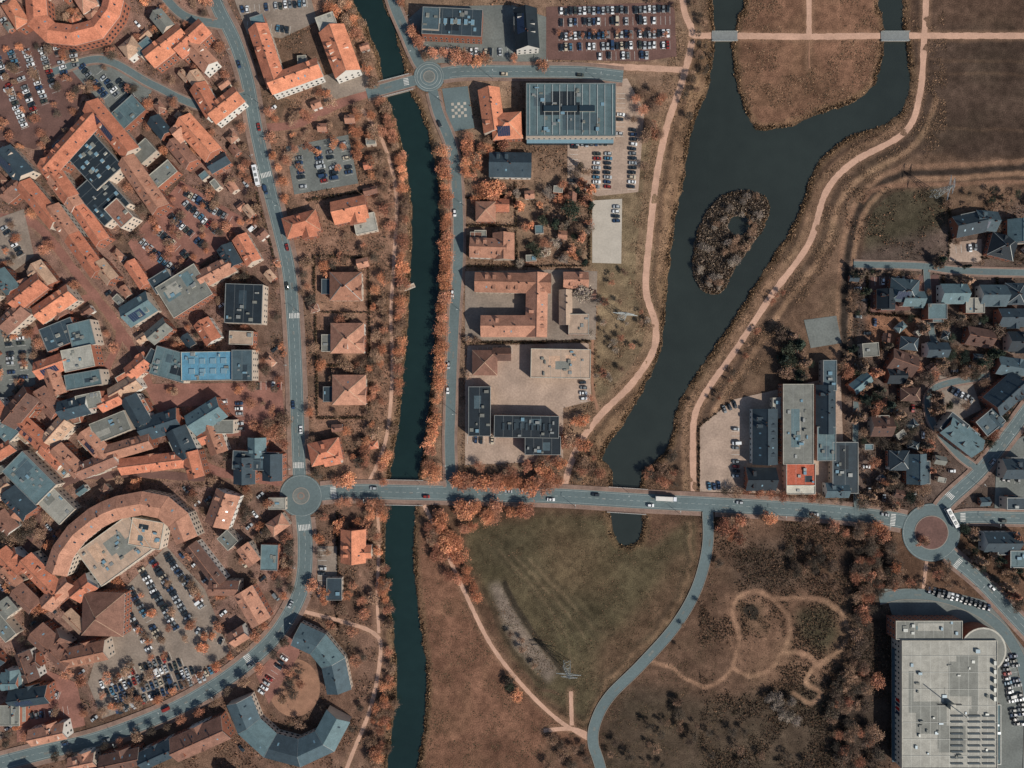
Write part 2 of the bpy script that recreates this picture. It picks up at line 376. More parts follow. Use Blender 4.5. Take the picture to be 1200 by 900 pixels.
def zebra(cx,cy,a,L,wd,z=0.37):
    x,y=W(cx,cy); f=frame(x,y,-math.radians(a)); k=int(L*S/0.9)
    for i in range(k):
        v=(i-(k-1)/2)*0.9; P=[f(-wd*S/2,v-0.22),f(wd*S/2,v-0.22),f(wd*S/2,v+0.22),f(-wd*S/2,v+0.22)]
        zb.poly([(*q,z) for q in P],"paint_white")
for q in ((350,545,90,14,7),(391,577,-5,15,7),(357,618,85,16,7),(292,773,-35,16,8),(345,370,88,13,6),(312,205,75,13,6),(476,96,-10,10,6),(1046,609,6,15,6),(1128,606,0,12,6),(1112,580,-50,13,6),(1122,660,40,13,6)): zebra(*q)
zb.obj("zebra_crossing_markings")
# ------------------------------------------------------------ paths
PATHS=[("lakeside_path",P1,7.5,"path_gravel"),("lakeside_path",P3,7,"path_gravel"),
 ("park_path",[(690,77),(740,79),(800,82)],7,"path_gravel"),
 ("park_path",[(811,42),(860,42),(948,43),(1040,42),(1200,42),(1330,42)],7,"path_gravel"),("park_path",[(947,-130),(948,0),(948,42)],6,"path_gravel"),
 ("canal_path",[(430,110),(395,123),(350,145),(306,150)],9,"brick_paving"),
 ("canal_path",[(424,128),(448,165),(464,225),(462,300),(458,370),(460,430),(455,500),(444,540),(428,572)],4,"path_gravel"),
 ("canal_path",[(346,714),(400,728),(438,742),(446,765),(434,830),(405,905),(380,1000)],4.5,"path_gravel"),
 ("meadow_path",[(497,592),(520,640),(545,695),(575,755),(612,803),(652,842),(690,866)],4.5,"path_gravel"),
 ("meadow_path",[(669,810),(670,850)],4.5,"path_gravel"),("meadow_path",[(637,856),(670,854),(692,862)],4.5,"path_gravel"),
 ("park_path",[(948,50),(948,80)],1.5,"path_dirt"),
 ("garden_path",[(700,480),(694,440),(697,320)],3,"path_dirt"),
 ("footpath",[(442,590),(444,640),(442,700),(444,742)],3.5,"path_gravel"),
 ("town_path",[(0,255),(40,262),(90,320),(150,400),(185,470),(240,545),(330,565)],10,"brick_paving"),
 ("town_path",[(110,345),(140,390),(115,460),(125,530),(240,548)],8,"brick_paving"),
 ("town_path",[(0,420),(30,400),(60,370),(110,345)],8,"brick_paving"),
 ("town_path",[(20,660),(70,570),(150,556),(240,560)],9,"brick_dark"),
 ("town_path",[(200,470),(260,462),(330,460)],8,"brick_paving"),
 ("store_path",[(1086,655),(1082,690)],4,"path_gravel"),
]
for k,(n,p,w,m) in enumerate(PATHS):
    pp=catmull(p,4); nn=normals(pp); mb=MB(); z=0.05+k*0.004
    wl=[w/2*(0.9+0.25*random.random()) for _ in pp]
    for i in range(len(pp)-1):
        q=[]
        for j,s_ in ((i,-1),(i+1,-1),(i+1,1),(i,1)):
            o=s_*wl[j]; q.append((*W(pp[j][0]+nn[j][0]*o,pp[j][1]+nn[j][1]*o),z))
        mb.poly(q[::-1],m); mb.poly([q[0],q[1],(q[1][0],q[1][1],-.15),(q[0][0],q[0][1],-.15)],m); mb.poly([q[2],q[3],(q[3][0],q[3][1],-.15),(q[2][0],q[2][1],-.15)],m)
    mb.obj(n); d=ldist(pp,w); occb|=d<w/2+1; occ|=d<w/2+1
    dj=ldist(pp,w+8,KX,KY); mm=np.clip((w/2+5-dj)/5,0,1)*0.45
    col[:]=col*(1-mm[...,None])+np.array(C(152,121,98))*mm[...,None]
# ------------------------------------------------------------ paved lots
LOTS=[
 ([(640,8),(790,2),(793,66),(755,72),(640,70)],"brick_dark"),
 ([(690,95),(735,92),(755,130),(748,225),(700,230),(665,215),(665,165),(722,162)],"yard_sand"),
 ([(694,235),(729,233),(728,309),(694,308)],"pale_paving"),
 ([(518,104),(548,101),(556,150),(527,155)],"asphalt"),
 ([(545,452),(548,405),(690,402),(693,470),(660,478),(660,540),(545,545)],"yard_sand"),
 ([(545,318),(655,316),(700,318),(698,398),(545,400)],"concrete_paving"),
 ([(335,172),(408,158),(420,215),(345,228)],"asphalt_old"),
 ([(150,285),(212,212),(285,255),(262,290),(200,335),(170,320)],"brick_paving"),
 ([(-20,50),(40,30),(100,95),(85,150),(40,175),(-20,160)],"brick_dark"),
 ([(82,80),(120,62),(185,95),(170,120),(130,135)],"asphalt_old"),
 ([(103,800),(135,700),(195,640),(240,690),(270,765),(190,815),(120,842)],"concrete_paving"),
 ([(175,450),(330,448),(335,508),(262,512),(240,475),(190,478)],"brick_paving"),
 ([(0,385),(35,385),(42,450),(0,470)],"asphalt_old"),
 ([(820,500),(860,468),(985,440),(990,580),(820,576)],"yard_sand"),
 ([(942,375),(980,370),(986,402),(950,408)],"asphalt_old"),
 ([(1036,690),(1100,690),(1160,705),(1200,760),(1200,905),(1160,905),(1165,745),(1045,720)],"asphalt_old"),
 ([(1100,440),(1140,450),(1150,480),(1110,500)],"concrete_paving"),
 ([(1112,285),(1150,280),(1150,308),(1112,306)],"yard_sand"),
 ([(275,0),(365,0),(372,25),(330,45),(290,40)],"concrete_paving"),
 ([(1168,530),(1200,510),(1210,600),(1165,600)],"asphalt_old"),
 ([(300,790),(345,740),(352,765),(315,825)],"brick_paving"),
 ([(372,640),(395,640),(395,700),(372,700)],"concrete_paving"),
 ([(470,30),(495,8),(600,6),(640,20),(640,72),(500,74)],"asphalt_old"),
 ([(1020,325),(1100,322),(1098,362),(1020,366)],"brick_dark"),
 ([(0,255),(28,245),(40,300),(0,330)],"concrete_paving"),
 ([(375,90),(430,75),(435,105),(380,120)],"concrete_paving"),
 ([(20,770),(90,800),(100,850),(20,870)],"brick_paving"),
]
for k,(pl,m) in enumerate(LOTS):
    mb=MB(); z=0.13+k*0.003
    A=sum(pl[i][0]*pl[(i+1)%len(pl)][1]-pl[(i+1)%len(pl)][0]*pl[i][1] for i in range(len(pl)))
    pts=[(*W(*q),z) for q in pl]
    if A>0: pts=pts[::-1]
    mb.poly(pts,m)
    for i in range(len(pts)):
        a=pts[i];b=pts[(i+1)%len(pts)]; mb.poly([(a[0],a[1],-0.2),(b[0],b[1],-0.2),b,a],m)
    mb.obj("paved_yard" if 'sand' in m or 'concrete' in m else "parking_lot"); occ|=pin(pl)
mb=MB(); x,y=W(538,129); f=frame(x,y,math.radians(4))
for i in range(5):
    for j in range(5):
        if (i+j)%2==0:
            u,v=(i-2)*1.8,(j-2)*1.8; mb.poly([(*f(u+a,v+b),0.24) for a,b in ((-.8,-.8),(.8,-.8),(.8,.8),(-.8,.8))],"pale_paving")
mb.obj("plaza_paving_pattern")
mb=MB(); N=36; x,y=W(345,806)
mb.poly([(x+15*math.cos(t*2*math.pi/N),y+17*math.sin(t*2*math.pi/N),0.06) for t in range(N)],"path_dirt"); mb.obj("round_lawn")
occ|=np.hypot(GX-345,(GY-806)*.9)<32
# ------------------------------------------------------------ buildings
def to_ground(cx,cy,h):
    s=(HC-h)/HC; return 600+(cx-600)*s,450+(cy-450)*s,s
def windows(mb,f,w,l,h,wallm,z0=0.0,fl=None):
    nf=max(1,int((h-0.3)/2.9)) if fl is None else fl
    for side in range(4):
        L=w if side%2==0 else l
        k=int(L/3.0)
        if k<1: continue
        for fi in range(nf):
            zz=z0+1.0+fi*2.9
            for i in range(k):
                t=(i-(k-1)/2)*(L/k); door=(fi==0 and side==0 and i==k//2)
                za=zz-0.9 if door else zz; hw=0.55 if not door else 0.5
                for grow,off,m in ((0.12,0.02,"frame_white"),(0,0.04,"chimney_brick" if door else "glass_dark")):
                    pts=[(-hw-grow,za-grow*0.5),(hw+grow,za-grow*0.5),(hw+grow,zz+1.35+grow),(-hw-grow,zz+1.35+grow)]
                    q=[]
                    for a,z in pts:
                        if side==0: u,v=t+a,-l/2-off
                        elif side==2: u,v=t-a,l/2+off
                        elif side==1: u,v=w/2+off,t+a
                        else: u,v=-w/2-off,t-a
                        q.append((*f(u,v),z))
                    mb.poly(q,m)
def part(mb,cx,cy,w,l,a,t,c,h,detail=True):
    if t!='c' and t!='f' and l>w: w,l=l,w; a+=90
    slope=0.62
    wm,lm=w*S,l*S
    rise=min(lm,wm)*0.5*slope if t in 'gh' else 0
    gx_,gy_,s=to_ground(cx,cy,h+rise*0.4); x,y=W(gx_,gy_); wm*=s; lm*=s
    f=frame(x,y,-math.radians(a)); rm="roof_"+c
    wallm=random.choice(["wall_brick","wall_render","wall_brick","wall_white"]) if t!='f' else random.choice(["wall_render","wall_render","wall_brick"])
    P=lambda u,v,z:(*f(u,v),z)
    pl=[]
    for u,v in ((-1,-1),(1,-1),(1,1),(-1,1)):
        q=f(u*(wm/2+1),v*(lm/2+1)); pl.append((600+q[0]/S,450-q[1]/S))
    mk=pin(pl); occ[mk]=True; occb[mk]=True
    if t=='c':
        N=28; R=wm/2
        ring=[(x+R*math.cos(i*2*math.pi/N),y+R*math.sin(i*2*math.pi/N)) for i in range(N)]
        for i in range(N):
            p,q=ring[i],ring[(i+1)%N]; mb.poly([(*p,0),(*q,0),(*q,h+0.4),(*p,h+0.4)],wallm)
        mb.poly([(*p,h+0.4) for p in ring],"roof_w"); r2=[(x+(R-1)*math.cos(i*2*math.pi/N),y+(R-1)*math.sin(i*2*math.pi/N)) for i in range(N)]
        mb.poly([(*p,h+0.45) for p in r2],rm); return f,wm,lm
    if t=='f':
        mb.box(f,-wm/2,wm/2,-lm/2,lm/2,0,h+0.5,wallm,top="roof_w" if c in 'lweu' else "metal_grey")
        e=0.3
        mb.poly([P(-wm/2+e,-lm/2+e,h+0.52),P(wm/2-e,-lm/2+e,h+0.52),P(wm/2-e,lm/2-e,h+0.52),P(-wm/2+e,lm/2-e,h+0.52)],rm)
        for (u0,u1,v0,v1) in ((-wm/2,wm/2,-lm/2,-lm/2+e),(-wm/2,wm/2,lm/2-e,lm/2),(-wm/2,-wm/2+e,-lm/2+e,lm/2-e),(wm/2-e,wm/2,-lm/2+e,lm/2-e)):
            mb.box(f,u0,u1,v0,v1,h+0.5,h+0.85,"metal_grey" if c in 'dkmt' else "roof_w")
        windows(mb,f,wm,lm,h,wallm)
        if detail:
            k=int(wm*lm/55)+1
            for _ in range(min(k,26)):
                u=random.uniform(-.42,.42)*wm; v=random.uniform(-.42,.42)*lm; a1=random.uniform(.4,1.3); b1=random.uniform(.4,1.1)
                if abs(u)+a1<wm/2-e and abs(v)+b1<lm/2-e:
                    mb.box(f,u-a1,u+a1,v-b1,v+b1,h+0.51,h+0.51+random.uniform(.3,1.1),random.choice(["metal_grey","roof_w","roof_g"]),top=random.choice(["metal_grey","skylight","roof_g"]))
            if wm*lm>160:
                for _ in range(int(wm*lm/260)+1):
                    a1=random.uniform(.08,.2)*wm; b1=random.uniform(.08,.25)*lm; u=random.uniform(-.28,.28)*wm; v=random.uniform(-.24,.24)*lm
                    zz=h+0.524+random.random()*.002; mb.poly([P(u-a1,v-b1,zz),P(u+a1,v-b1,zz),P(u+a1,v+b1,zz),P(u-a1,v+b1,zz)],random.choice({'l':['roof_g','roof_l'],'w':['roof_l','roof_w'],'e':['roof_g','roof_n'],'g':['roof_l','roof_t'],'u':['roof_t','roof_u']}.get(c,['roof_m','roof_d','roof_k'])))
                n_=int(wm/5)
                for i in range(1,n_):
                    u=-wm/2+i*wm/n_; mb.poly([P(u-.05,-lm/2+e,h+0.53),P(u+.05,-lm/2+e,h+0.53),P(u+.05,lm/2-e,h+0.53),P(u-.05,lm/2-e,h+0.53)],"metal_grey")
        return f,wm,lm
    o=0.45; th=0.18; R=h+rise
    for i,(p,q) in enumerate((((-1,-1),(1,-1)),((1,-1),(1,1)),((1,1),(-1,1)),((-1,1),(-1,-1)))):
        mb.poly([P(p[0]*wm/2,p[1]*lm/2,0),P(q[0]*wm/2,q[1]*lm/2,0),P(q[0]*wm/2,q[1]*lm/2,h),P(p[0]*wm/2,p[1]*lm/2,h)],wallm)
    windows(mb,f,wm,lm,h,wallm)
    ze=h-o*slope+0.12; R+=0.12
    if t=='g':
        for s_ in (-1,1):
            mb.poly([P(s_*wm/2,-lm/2,h),P(s_*wm/2,lm/2,h),P(s_*wm/2,0,h+rise)],wallm)
            A=[(-wm/2-o,0,R),(wm/2+o,0,R),(wm/2+o,s_*(lm/2+o),ze),(-wm/2-o,s_*(lm/2+o),ze)]
            t_=[P(*q) for q in A]; b_=[P(q[0],q[1],q[2]-th) for q in A]
            if s_>0: t_=t_[::-1]; b_=b_[::-1]
            mb.poly(t_[::-1],rm); mb.poly(b_,"frame_white")
            for i in range(4):
                if (t_[i][2]>R-0.01 and t_[(i+1)%4][2]>R-0.01): continue
                mb.poly([t_[i],t_[(i+1)%4],b_[(i+1)%4],b_[i]],"frame_white")
        mb.box(f,-wm/2-o,wm/2+o,-0.14,0.14,R-0.1,R+0.09,"roof_p" if c in 'osObBrn' else rm)
    else:
        r_=max(0.05,(wm-lm)/2)
        E=[(-wm/2-o,-lm/2-o),(wm/2+o,-lm/2-o),(wm/2+o,lm/2+o),(-wm/2-o,lm/2+o)]
        e=[P(*q,ze) for q in E]; a1=P(-r_,0,R); a2=P(r_,0,R)
        mb.poly([e[0],e[1],a2,a1],rm); mb.poly([e[1],e[2],a2],rm); mb.poly([e[2],e[3],a1,a2],rm); mb.poly([e[3],e[0],a1],rm)
        lo=[P(*q,ze-th) for q in E]
        for i in range(4): mb.poly([lo[i],lo[(i+1)%4],e[(i+1)%4],e[i]],"frame_white")
        mb.poly(lo[::-1],"frame_white")
        for q,ap in ((e[0],a1),(e[3],a1),(e[1],a2),(e[2],a2)):
            dx,dy=ap[0]-q[0],ap[1]-q[1]; L=math.hypot(dx,dy); nx_,ny_=-dy/L*.16,dx/L*.16
            mb.poly([(q[0]-nx_,q[1]-ny_,q[2]+.05),(q[0]+nx_,q[1]+ny_,q[2]+.05),(ap[0]+nx_,ap[1]+ny_,ap[2]+.06),(ap[0]-nx_,ap[1]-ny_,ap[2]+.06)],"roof_n" if c in 'osObBrn' else "metal_grey")
    if detail:
        zr=lambda v: R-abs(v)*(R-ze)/(lm/2+o)
        uw=wm*0.38 if t=='g' else max(0.6,(wm-lm)/2)
        for _ in range(1 if wm<11 else random.randint(1,3)):
            u=random.uniform(-uw,uw); v=random.choice([-1,1])*random.uniform(0.3,0.9)
            mb.box(f,u-.35,u+.35,v-.3,v+.3,zr(v)-0.5,R+0.7,"chimney_brick",top="rubber")
        if lm>7 and wm>8:
            for s_ in (-1,1):
                for i in range(int(wm/5)):
                    u=-wm*0.4+wm*0.8*(i+0.5)/int(wm/5); 
                    if t=='h' and abs(u)>uw: continue
                    k=random.random(); v=s_*lm*0.27
                    if k<0.25:
                        z1=zr(v)+0.9; v0,v1=sorted((s_*lm*0.12,s_*lm*0.38)); mb.box(f,u-.9,u+.9,v0,v1,zr(v1 if s_>0 else v0)-0.2,z1,wallm,top=rm)
                        vv=s_*(lm*0.38+0.03); mb.poly([P(u-.6,vv,z1-1.2),P(u+.6,vv,z1-1.2),P(u+.6,vv,z1-.2),P(u-.6,vv,z1-.2)],"glass_dark")
                    elif k<0.6:
                        va,vb=v-.5,v+.5; mb.poly([P(u-.4,va,zr(va)+.06),P(u+.4,va,zr(va)+.06),P(u+.4,vb,zr(vb)+.06),P(u-.4,vb,zr(vb)+.06)],random.choice(["glass_dark","skylight"]))
            if random.random()<0.07:
                s_=-1 if math.cos(math.radians(a))>=0 else 1
                for i in range(int(wm*0.5/1.2)):
                    u=-wm*0.33+i*1.2; va,vb=s_*lm*0.1,s_*lm*0.42
                    mb.poly([P(u,va,zr(va)+.1),P(u+1.1,va,zr(va)+.1),P(u+1.1,vb,zr(vb)+.1),P(u,vb,zr(vb)+.1)],"solar_panel")
    return f,wm,lm
NB=0
def B(name,parts,extra=None,detail=True):
    global NB; NB+=1
    mb=MB(); fr=[]
    for i,p in enumerate(parts):
        p=tuple(p)+((6.0,) if len(p)<8 else ())
        p=p[:7]+(p[7]+i*0.13,)
        fr.append(part(mb,*p,detail=detail))
    if extra: extra(mb,fr)
    gx_,gy_,_=to_ground(parts[0][0],parts[0][1],6)
    return mb.obj(name,loc=W(gx_,gy_))
def curved(name,pts,wd,c,h,wallm="wall_brick",seg=14,slope=0.5):
    """one long building that follows a curve, pitched roof, faceted per bay; c may list several roof tones"""
    global NB; NB+=1
    P=[to_ground(x,y,h+1)[:2] for x,y in pts]; p=catmull(P,seg) if seg else P; nn=normals(p); mb=MB(); hw=wd/2*S
    pw=[W(*q) for q in p]; nw=[(a,-b) for a,b in nn]
    mit=[1.0]*len(p)
    for i in range(1,len(p)-1):   # mitre factor at the bends keeps the wings an even width
        a=np.array(p[i])-np.array(p[i-1]); b=np.array(p[i+1])-np.array(p[i]); cs=np.dot(a,b)/np.linalg.norm(a)/np.linalg.norm(b); mit[i]=1/math.sqrt(max(.3,(1+cs)/2))
    R=h+hw*slope; at=lambda i,o,z:(pw[i][0]+nw[i][0]*o*mit[i],pw[i][1]+nw[i][1]*o*mit[i],z); o=hw+.45; ze=h-.45*slope+.1
    for i in range(len(p)-1):
        rm="roof_"+c[i%len(c)]
        for s_ in (-1,1):
            mb.poly([at(i,s_*hw,0),at(i+1,s_*hw,0),at(i+1,s_*hw,h),at(i,s_*hw,h)],wallm)
            mb.poly([at(i,0,R),at(i+1,0,R),at(i+1,s_*o,ze),at(i,s_*o,ze)],rm); mb.poly([at(i,s_*o,ze),at(i+1,s_*o,ze),at(i+1,s_*o,ze-.2),at(i,s_*o,ze-.2)],"frame_white")
            mb.poly([at(i,s_*hw,ze-.2),at(i+1,s_*hw,ze-.2),at(i+1,s_*o,ze-.2),at(i,s_*o,ze-.2)],"frame_white")
            a=np.array(at(i,s_*(hw+.04),0)); b=np.array(at(i+1,s_*(hw+.04),0)); L=np.linalg.norm(b-a); k=int(L/2.6)
            for q in range(k):
                for fl in range(int(h/2.9)):
                    c0=a+(b-a)*(q+.25)/k; c1=a+(b-a)*(q+.7)/k; z0=1+fl*2.9
                    mb.poly([(c0[0],c0[1],z0),(c1[0],c1[1],z0),(c1[0],c1[1],z0+1.4),(c0[0],c0[1],z0+1.4)],"glass_dark")
            t=np.array(pw[i+1])-np.array(pw[i]); Ls=np.linalg.norm(t); t=t/Ls*.45
            for w_ in range(max(1,int(Ls/6))):
                if random.random()<.55:
                    fr_=(w_+.5)/max(1,int(Ls/6)); m1=[np.array(at(i,s_*r,R+(ze-R)*abs(r)/o+.06))*(1-fr_)+np.array(at(i+1,s_*r,R+(ze-R)*abs(r)/o+.06))*fr_ for r in (hw*.35,hw*.55)]
                    mb.poly([(m1[0][0]-t[0],m1[0][1]-t[1],m1[0][2]),(m1[0][0]+t[0],m1[0][1]+t[1],m1[0][2]),(m1[1][0]+t[0],m1[1][1]+t[1],m1[1][2]),(m1[1][0]-t[0],m1[1][1]-t[1],m1[1][2])],random.choice(["skylight","glass_dark"]))
            q0,q1=np.array(at(i,0,R+.07)),np.array(at(i,s_*o,ze+.07)); t2=(t[0]*.22,t[1]*.22)
            mb.poly([(q0[0]-t2[0],q0[1]-t2[1],q0[2]),(q0[0]+t2[0],q0[1]+t2[1],q0[2]),(q1[0]+t2[0],q1[1]+t2[1],q1[2]),(q1[0]-t2[0],q1[1]-t2[1],q1[2])],"metal_grey" if c[0] in 'tmd' else "roof_p")
        if random.random()<.4:
            f=frame((pw[i][0]+pw[i+1][0])/2,(pw[i][1]+pw[i+1][1])/2,random.random()*3); mb.box(f,-.4,.4,-.35,.35,R-1,R+.8,"chimney_brick",top="rubber")
    for i in (0,len(p)-1):
        mb.poly([at(i,-hw,0),at(i,hw,0),at(i,hw,h),at(i,0,R-.1),at(i,-hw,h)],wallm)
    d=ldist(p,wd); mk=d<wd/2+2; occ[mk]=True; occb[mk]=True
    return mb.obj(name,loc=pw[len(pw)//2])
def skyl(rows,cols,a,b,m="skylight",zz=None,u0=-.4,u1=.4,v0=-.35,v1=.35,side="roof_w"):
    def fn(mb,fr):
        f,w,l=fr[0]
        for i in range(cols):
            for j in range(rows):
                u=w*(u0+(u1-u0)*(i+.5)/cols); v=l*(v0+(v1-v0)*(j+.5)/rows)
                mb.box(f,u-a/2,u+a/2,v-b/2,v+b/2,zz,zz+0.5,side,top=m)
    return fn
def hallx(mb,fr):
    f,w,l=fr[0]
    for i in range(12):
        u=-w*.46+w*.92*i/11
        mb.box(f,u-.12,u+.12,-l*.47,l*.47,8.53,8.9,"steel_pale")
    for i in range(3):
        u=w*(-.22+.2*i); mb.box(f,u-w*.085,u+w*.085,-1.2,2.2,8.53,9.3,"roof_w",top="glass_dark")
    mb.box(f,-w*.49,w*.49,-l*.5-2.2,-l*.5-.02,0,3.2,"glass_dark",top="skylight")
B("sports_hall",[(669,129,105,62,0,'f','t',8)],hallx)
B("school_house",[(576,128,24,50,-8,'g','O',6),(594,146,34,30,-4,'h','O',6)])
B("office_block",[(530,26,70,32,3,'f','d',8),(505,22,20,26,3,'f','m',9)],skyl(1,7,2,3,zz=8.6))
B("office_block",[(617,32,26,46,-4,'g','k',7),(610,20,16,20,0,'f','d',6)])
B("workshop_hall",[(598,192,48,28,1,'g','d',5)])
B("detached_house",[(569,247,22,22,0,'h','s',6),(588,240,16,14,0,'g','o',4)])
B("detached_house",[(572,290,42,22,2,'g','s',6),(590,288,24,30,0,'g','s',5),(558,279,14,14,0,'f','b',3)])
B("school_building",[(601,331,88,22,1,'g','p',7),(629,357,24,74,1,'g','s',7),(595,382,62,24,0,'g','s',7)])
B("classroom_block",[(675,328,28,18,0,'g','s',4),(663,360,14,40,0,'g','e',4),(678,380,24,24,0,'f','e',4)])
B("fire_station",[(657,426,70,34,1,'f','e',6)])
B("depot_building",[(568,425,28,28,0,'h','b',5),(588,415,20,14,0,'g','B',4)])
B("depot_hall",[(562,482,26,58,0,'f','k',6),(617,500,76,26,1,'f','k',7),(636,522,42,22,0,'f','k',6)],lambda mb,fr:skyl(1,9,1.2,4,zz=7.7,m="roof_d",side="roof_m")(mb,[fr[1]]))
B("garden_shed",[(563,275,14,10,0,'f','g',3)])
B("garden_shed",[(693,345,10,10,0,'g','B',3)])
B("apartment_house",[(312,64,72,22,72,'g','o',8),(344,88,62,22,-20,'g','O',8),(306,36,36,16,72,'f','t',5)])
B("apartment_house",[(397,58,56,30,70,'g','O',8),(384,30,26,22,70,'f','l',7)])
for q in ((352,262,40,24,-15,'h','o'),(409,245,40,26,-12,'g','O'),(404,335,36,32,0,'h','p'),(406,396,38,34,0,'h','s'),(408,457,38,34,0,'h','s'),(380,530,36,26,-12,'h','o'),(413,641,28,38,0,'g','O')):
    B("brick_villa",[q,(q[0]+8,q[1]+6,q[2]*.5,q[3]*.7,q[4]+90,'g',q[6],5.4)])
B("garage_block",[(428,262,26,22,-12,'f','l',3)]); B("garage_block",[(384,402,14,20,0,'f','g',3)])
B("garage_block",[(383,336,12,18,0,'f','d',3)]); B("garage_block",[(386,462,14,18,0,'f','d',3)])
B("flat_roofed_house",[(316,653,20,30,2,'f','t',4)]); B("garage_block",[(392,690,18,26,0,'f','d',3)])
B("garage_block",[(325,590,20,14,0,'f','l',3)])
curved("curved_apartment_block",[(40,-4),(42,22),(58,37),(85,40),(112,33),(128,12),(132,-4)],22,'o',8)
B("apartment_house",[(193,52,52,24,-38,'g','O',8),(222,44,44,22,-42,'g','o',8),(232,62,40,20,48,'g','s',7)])
B("town_house",[(240,116,38,20,60,'g','o',7),(262,122,42,22,-38,'g','O',7)])
B("town_house",[(230,160,54,24,48,'g','O',8),(214,150,26,20,-40,'g','s',7)])
B("town_house",[(212,178,34,18,50,'g','b',6)])
B("commercial_block",[(150,132,36,24,-42,'f','t',5)]); B("commercial_block",[(168,178,26,20,-42,'f','g',5)])
B("shopping_arcade",[(82,166,86,22,-48,'g','o',9),(128,150,74,22,50,'g','o',9),(166,215,70,22,55,'g','s',8),(66,210,54,20,55,'g','o',8)])
B("market_hall",[(112,190,52,42,48,'f','k',8),(120,232,54,40,48,'f','k',7),(140,250,30,20,48,'f','b',9)],skyl(2,4,2,2,zz=8.6))
B("terraced_houses",[(45,238,60,20,50,'g','o',7),(72,262,46,20,54,'g','s',7),(98,298,52,20,54,'g','o',7),(122,318,26,16,50,'g','n',6)])
B("terraced_houses",[(75,225,44,18,52,'g','s',8),(104,262,50,18,55,'g','o',7)])
B("town_house",[(14,192,40,24,48,'g','d',7)]); B("town_house",[(12,222,26,18,-40,'g','b',6)])
B("town_house",[(190,205,34,18,-40,'f','g',6)]); B("town_house",[(186,148,24,16,50,'g','d',6)])
B("office_block",[(216,341,54,42,-32,'f','g',7)]); B("office_block",[(160,362,36,26,-32,'g','t',6)]); B("office_block",[(190,330,26,20,-32,'f','d',6)])
B("department_store",[(286,356,44,46,2,'f','k',8),(283,396,28,16,2,'f','e',6)])
B("town_house",[(288,292,34,18,60,'g','o',6)]); B("town_house",[(252,318,42,20,-28,'g','s',6),(268,300,26,18,60,'g','d',6)])
B("town_hall",[(244,429,62,34,-1,'f','u',8),(200,427,42,34,16,'f','t',7),(284,428,24,36,0,'f','m',9),(180,424,20,26,30,'f','d',6)],skyl(2,4,3,3,zz=8.6))
B("chapel",[(255,190,24,14,-30,'g','d',5)])
OT=[(30,342,44,22,-38,'g','o'),(62,356,48,22,-35,'g','O'),(14,372,34,20,-42,'g','b'),(48,322,30,18,52,'g','n'),(5,330,28,18,50,'g','t'),
(70,392,40,28,-22,'f','d'),(96,392,28,30,-14,'f','t'),(92,420,36,26,-12,'f','l'),(60,428,40,20,-20,'g','o'),(98,445,42,18,-10,'f','t'),(62,448,30,18,70,'g','s'),
(20,478,44,24,-50,'g','B'),(54,472,34,20,48,'g','b'),(36,508,52,20,42,'g','o'),(66,505,34,20,-48,'g','n'),(85,478,34,22,-15,'g','d'),
(130,500,44,24,-22,'f','g'),(110,522,40,20,48,'g','s'),(158,482,36,20,60,'g','d'),(186,498,46,26,-18,'g','d'),(212,520,36,24,65,'g','d'),(150,524,52,18,-16,'g','s'),
(178,543,76,18,-7,'g','o'),(112,545,48,18,-22,'g','b'),(240,488,42,26,-32,'g','t'),(250,515,34,20,70,'g','p'),(225,545,30,18,75,'g','o'),
(35,560,56,34,45,'f','t'),(64,590,44,26,45,'f','l'),(20,590,36,22,45,'g','d'),(145,455,36,18,-30,'g','n'),(105,470,30,18,-12,'f','g'),
(160,430,26,18,-40,'g','o'),(8,505,24,20,45,'f','t'),(78,540,40,18,45,'g','s'),(60,535,30,16,45,'g','o'),(128,470,26,16,-25,'g','o'),(262,500,24,16,0,'f','g')]
for q in OT:
    r_=random.random(); ex=[]
    if q[5]=='g' and r_<0.6: ex=[(q[0]+random.uniform(-8,8),q[1]+random.uniform(-8,8),q[3]*1.1,q[3]*.8,q[4]+90,random.choice('gf'),random.choice('nsobgp'),5)]
    B("town_house" if q[5]=='g' else "shop_building",[q+(random.uniform(6,9),)]+ex)
B("apartment_complex",[(300,540,54,22,3,'f','d',8),(285,552,24,30,0,'g','d',8),(318,548,22,30,0,'g','d',8),(300,525,20,22,0,'g','t',7)])
curved("crescent_building",[(64,672),(72,648),(88,626),(110,608),(138,595),(165,590),(190,595),(208,610),(218,634)],25,'s',10,"wall_render")
B("supermarket",[(135,645,74,50,-36,'f','e',8),(172,625,38,32,10,'f','n',8)])
B("shop_building",[(48,678,60,22,45,'g','o',8),(66,696,40,20,-45,'g','s',8),(28,702,30,20,45,'g','b',7)])
B("cinema_building",[(117,722,48,50,2,'h','b',9),(95,690,26,22,-40,'g','o',8)])
B("row_houses",[(240,662,56,16,52,'g','B',7),(262,690,34,16,0,'g','b',7)]); B("town_house",[(294,712,42,24,60,'g','s',7)])
B("town_house",[(259,597,40,28,-70,'g','s',7)])
for q in ((60,760,56,26,42,'g','b'),(98,768,50,22,-12,'g','p'),(30,782,34,18,70,'g','B'),(32,818,44,20,-8,'g','d'),(54,862,42,18,-12,'g','s'),(12,838,24,24,0,'f','g'),(10,660,34,20,45,'g','o'),(10,800,20,20,0,'g','t'),
          (232,868,66,28,-24,'g','b'),(182,886,40,20,-24,'g','d'),(140,893,46,20,-12,'g','B'),(95,895,30,16,-12,'g','s')):
    B("town_house",[q+(random.uniform(6,8),),(q[0]+4,q[1]-4,q[3],q[3]*.9,q[4]+90,'g',q[6],5.5)])
curved("pavilion_terrace",[(346,744),(372,756),(390,778),(397,812)],27,'mt',6,"wall_render",seg=0,slope=.5)
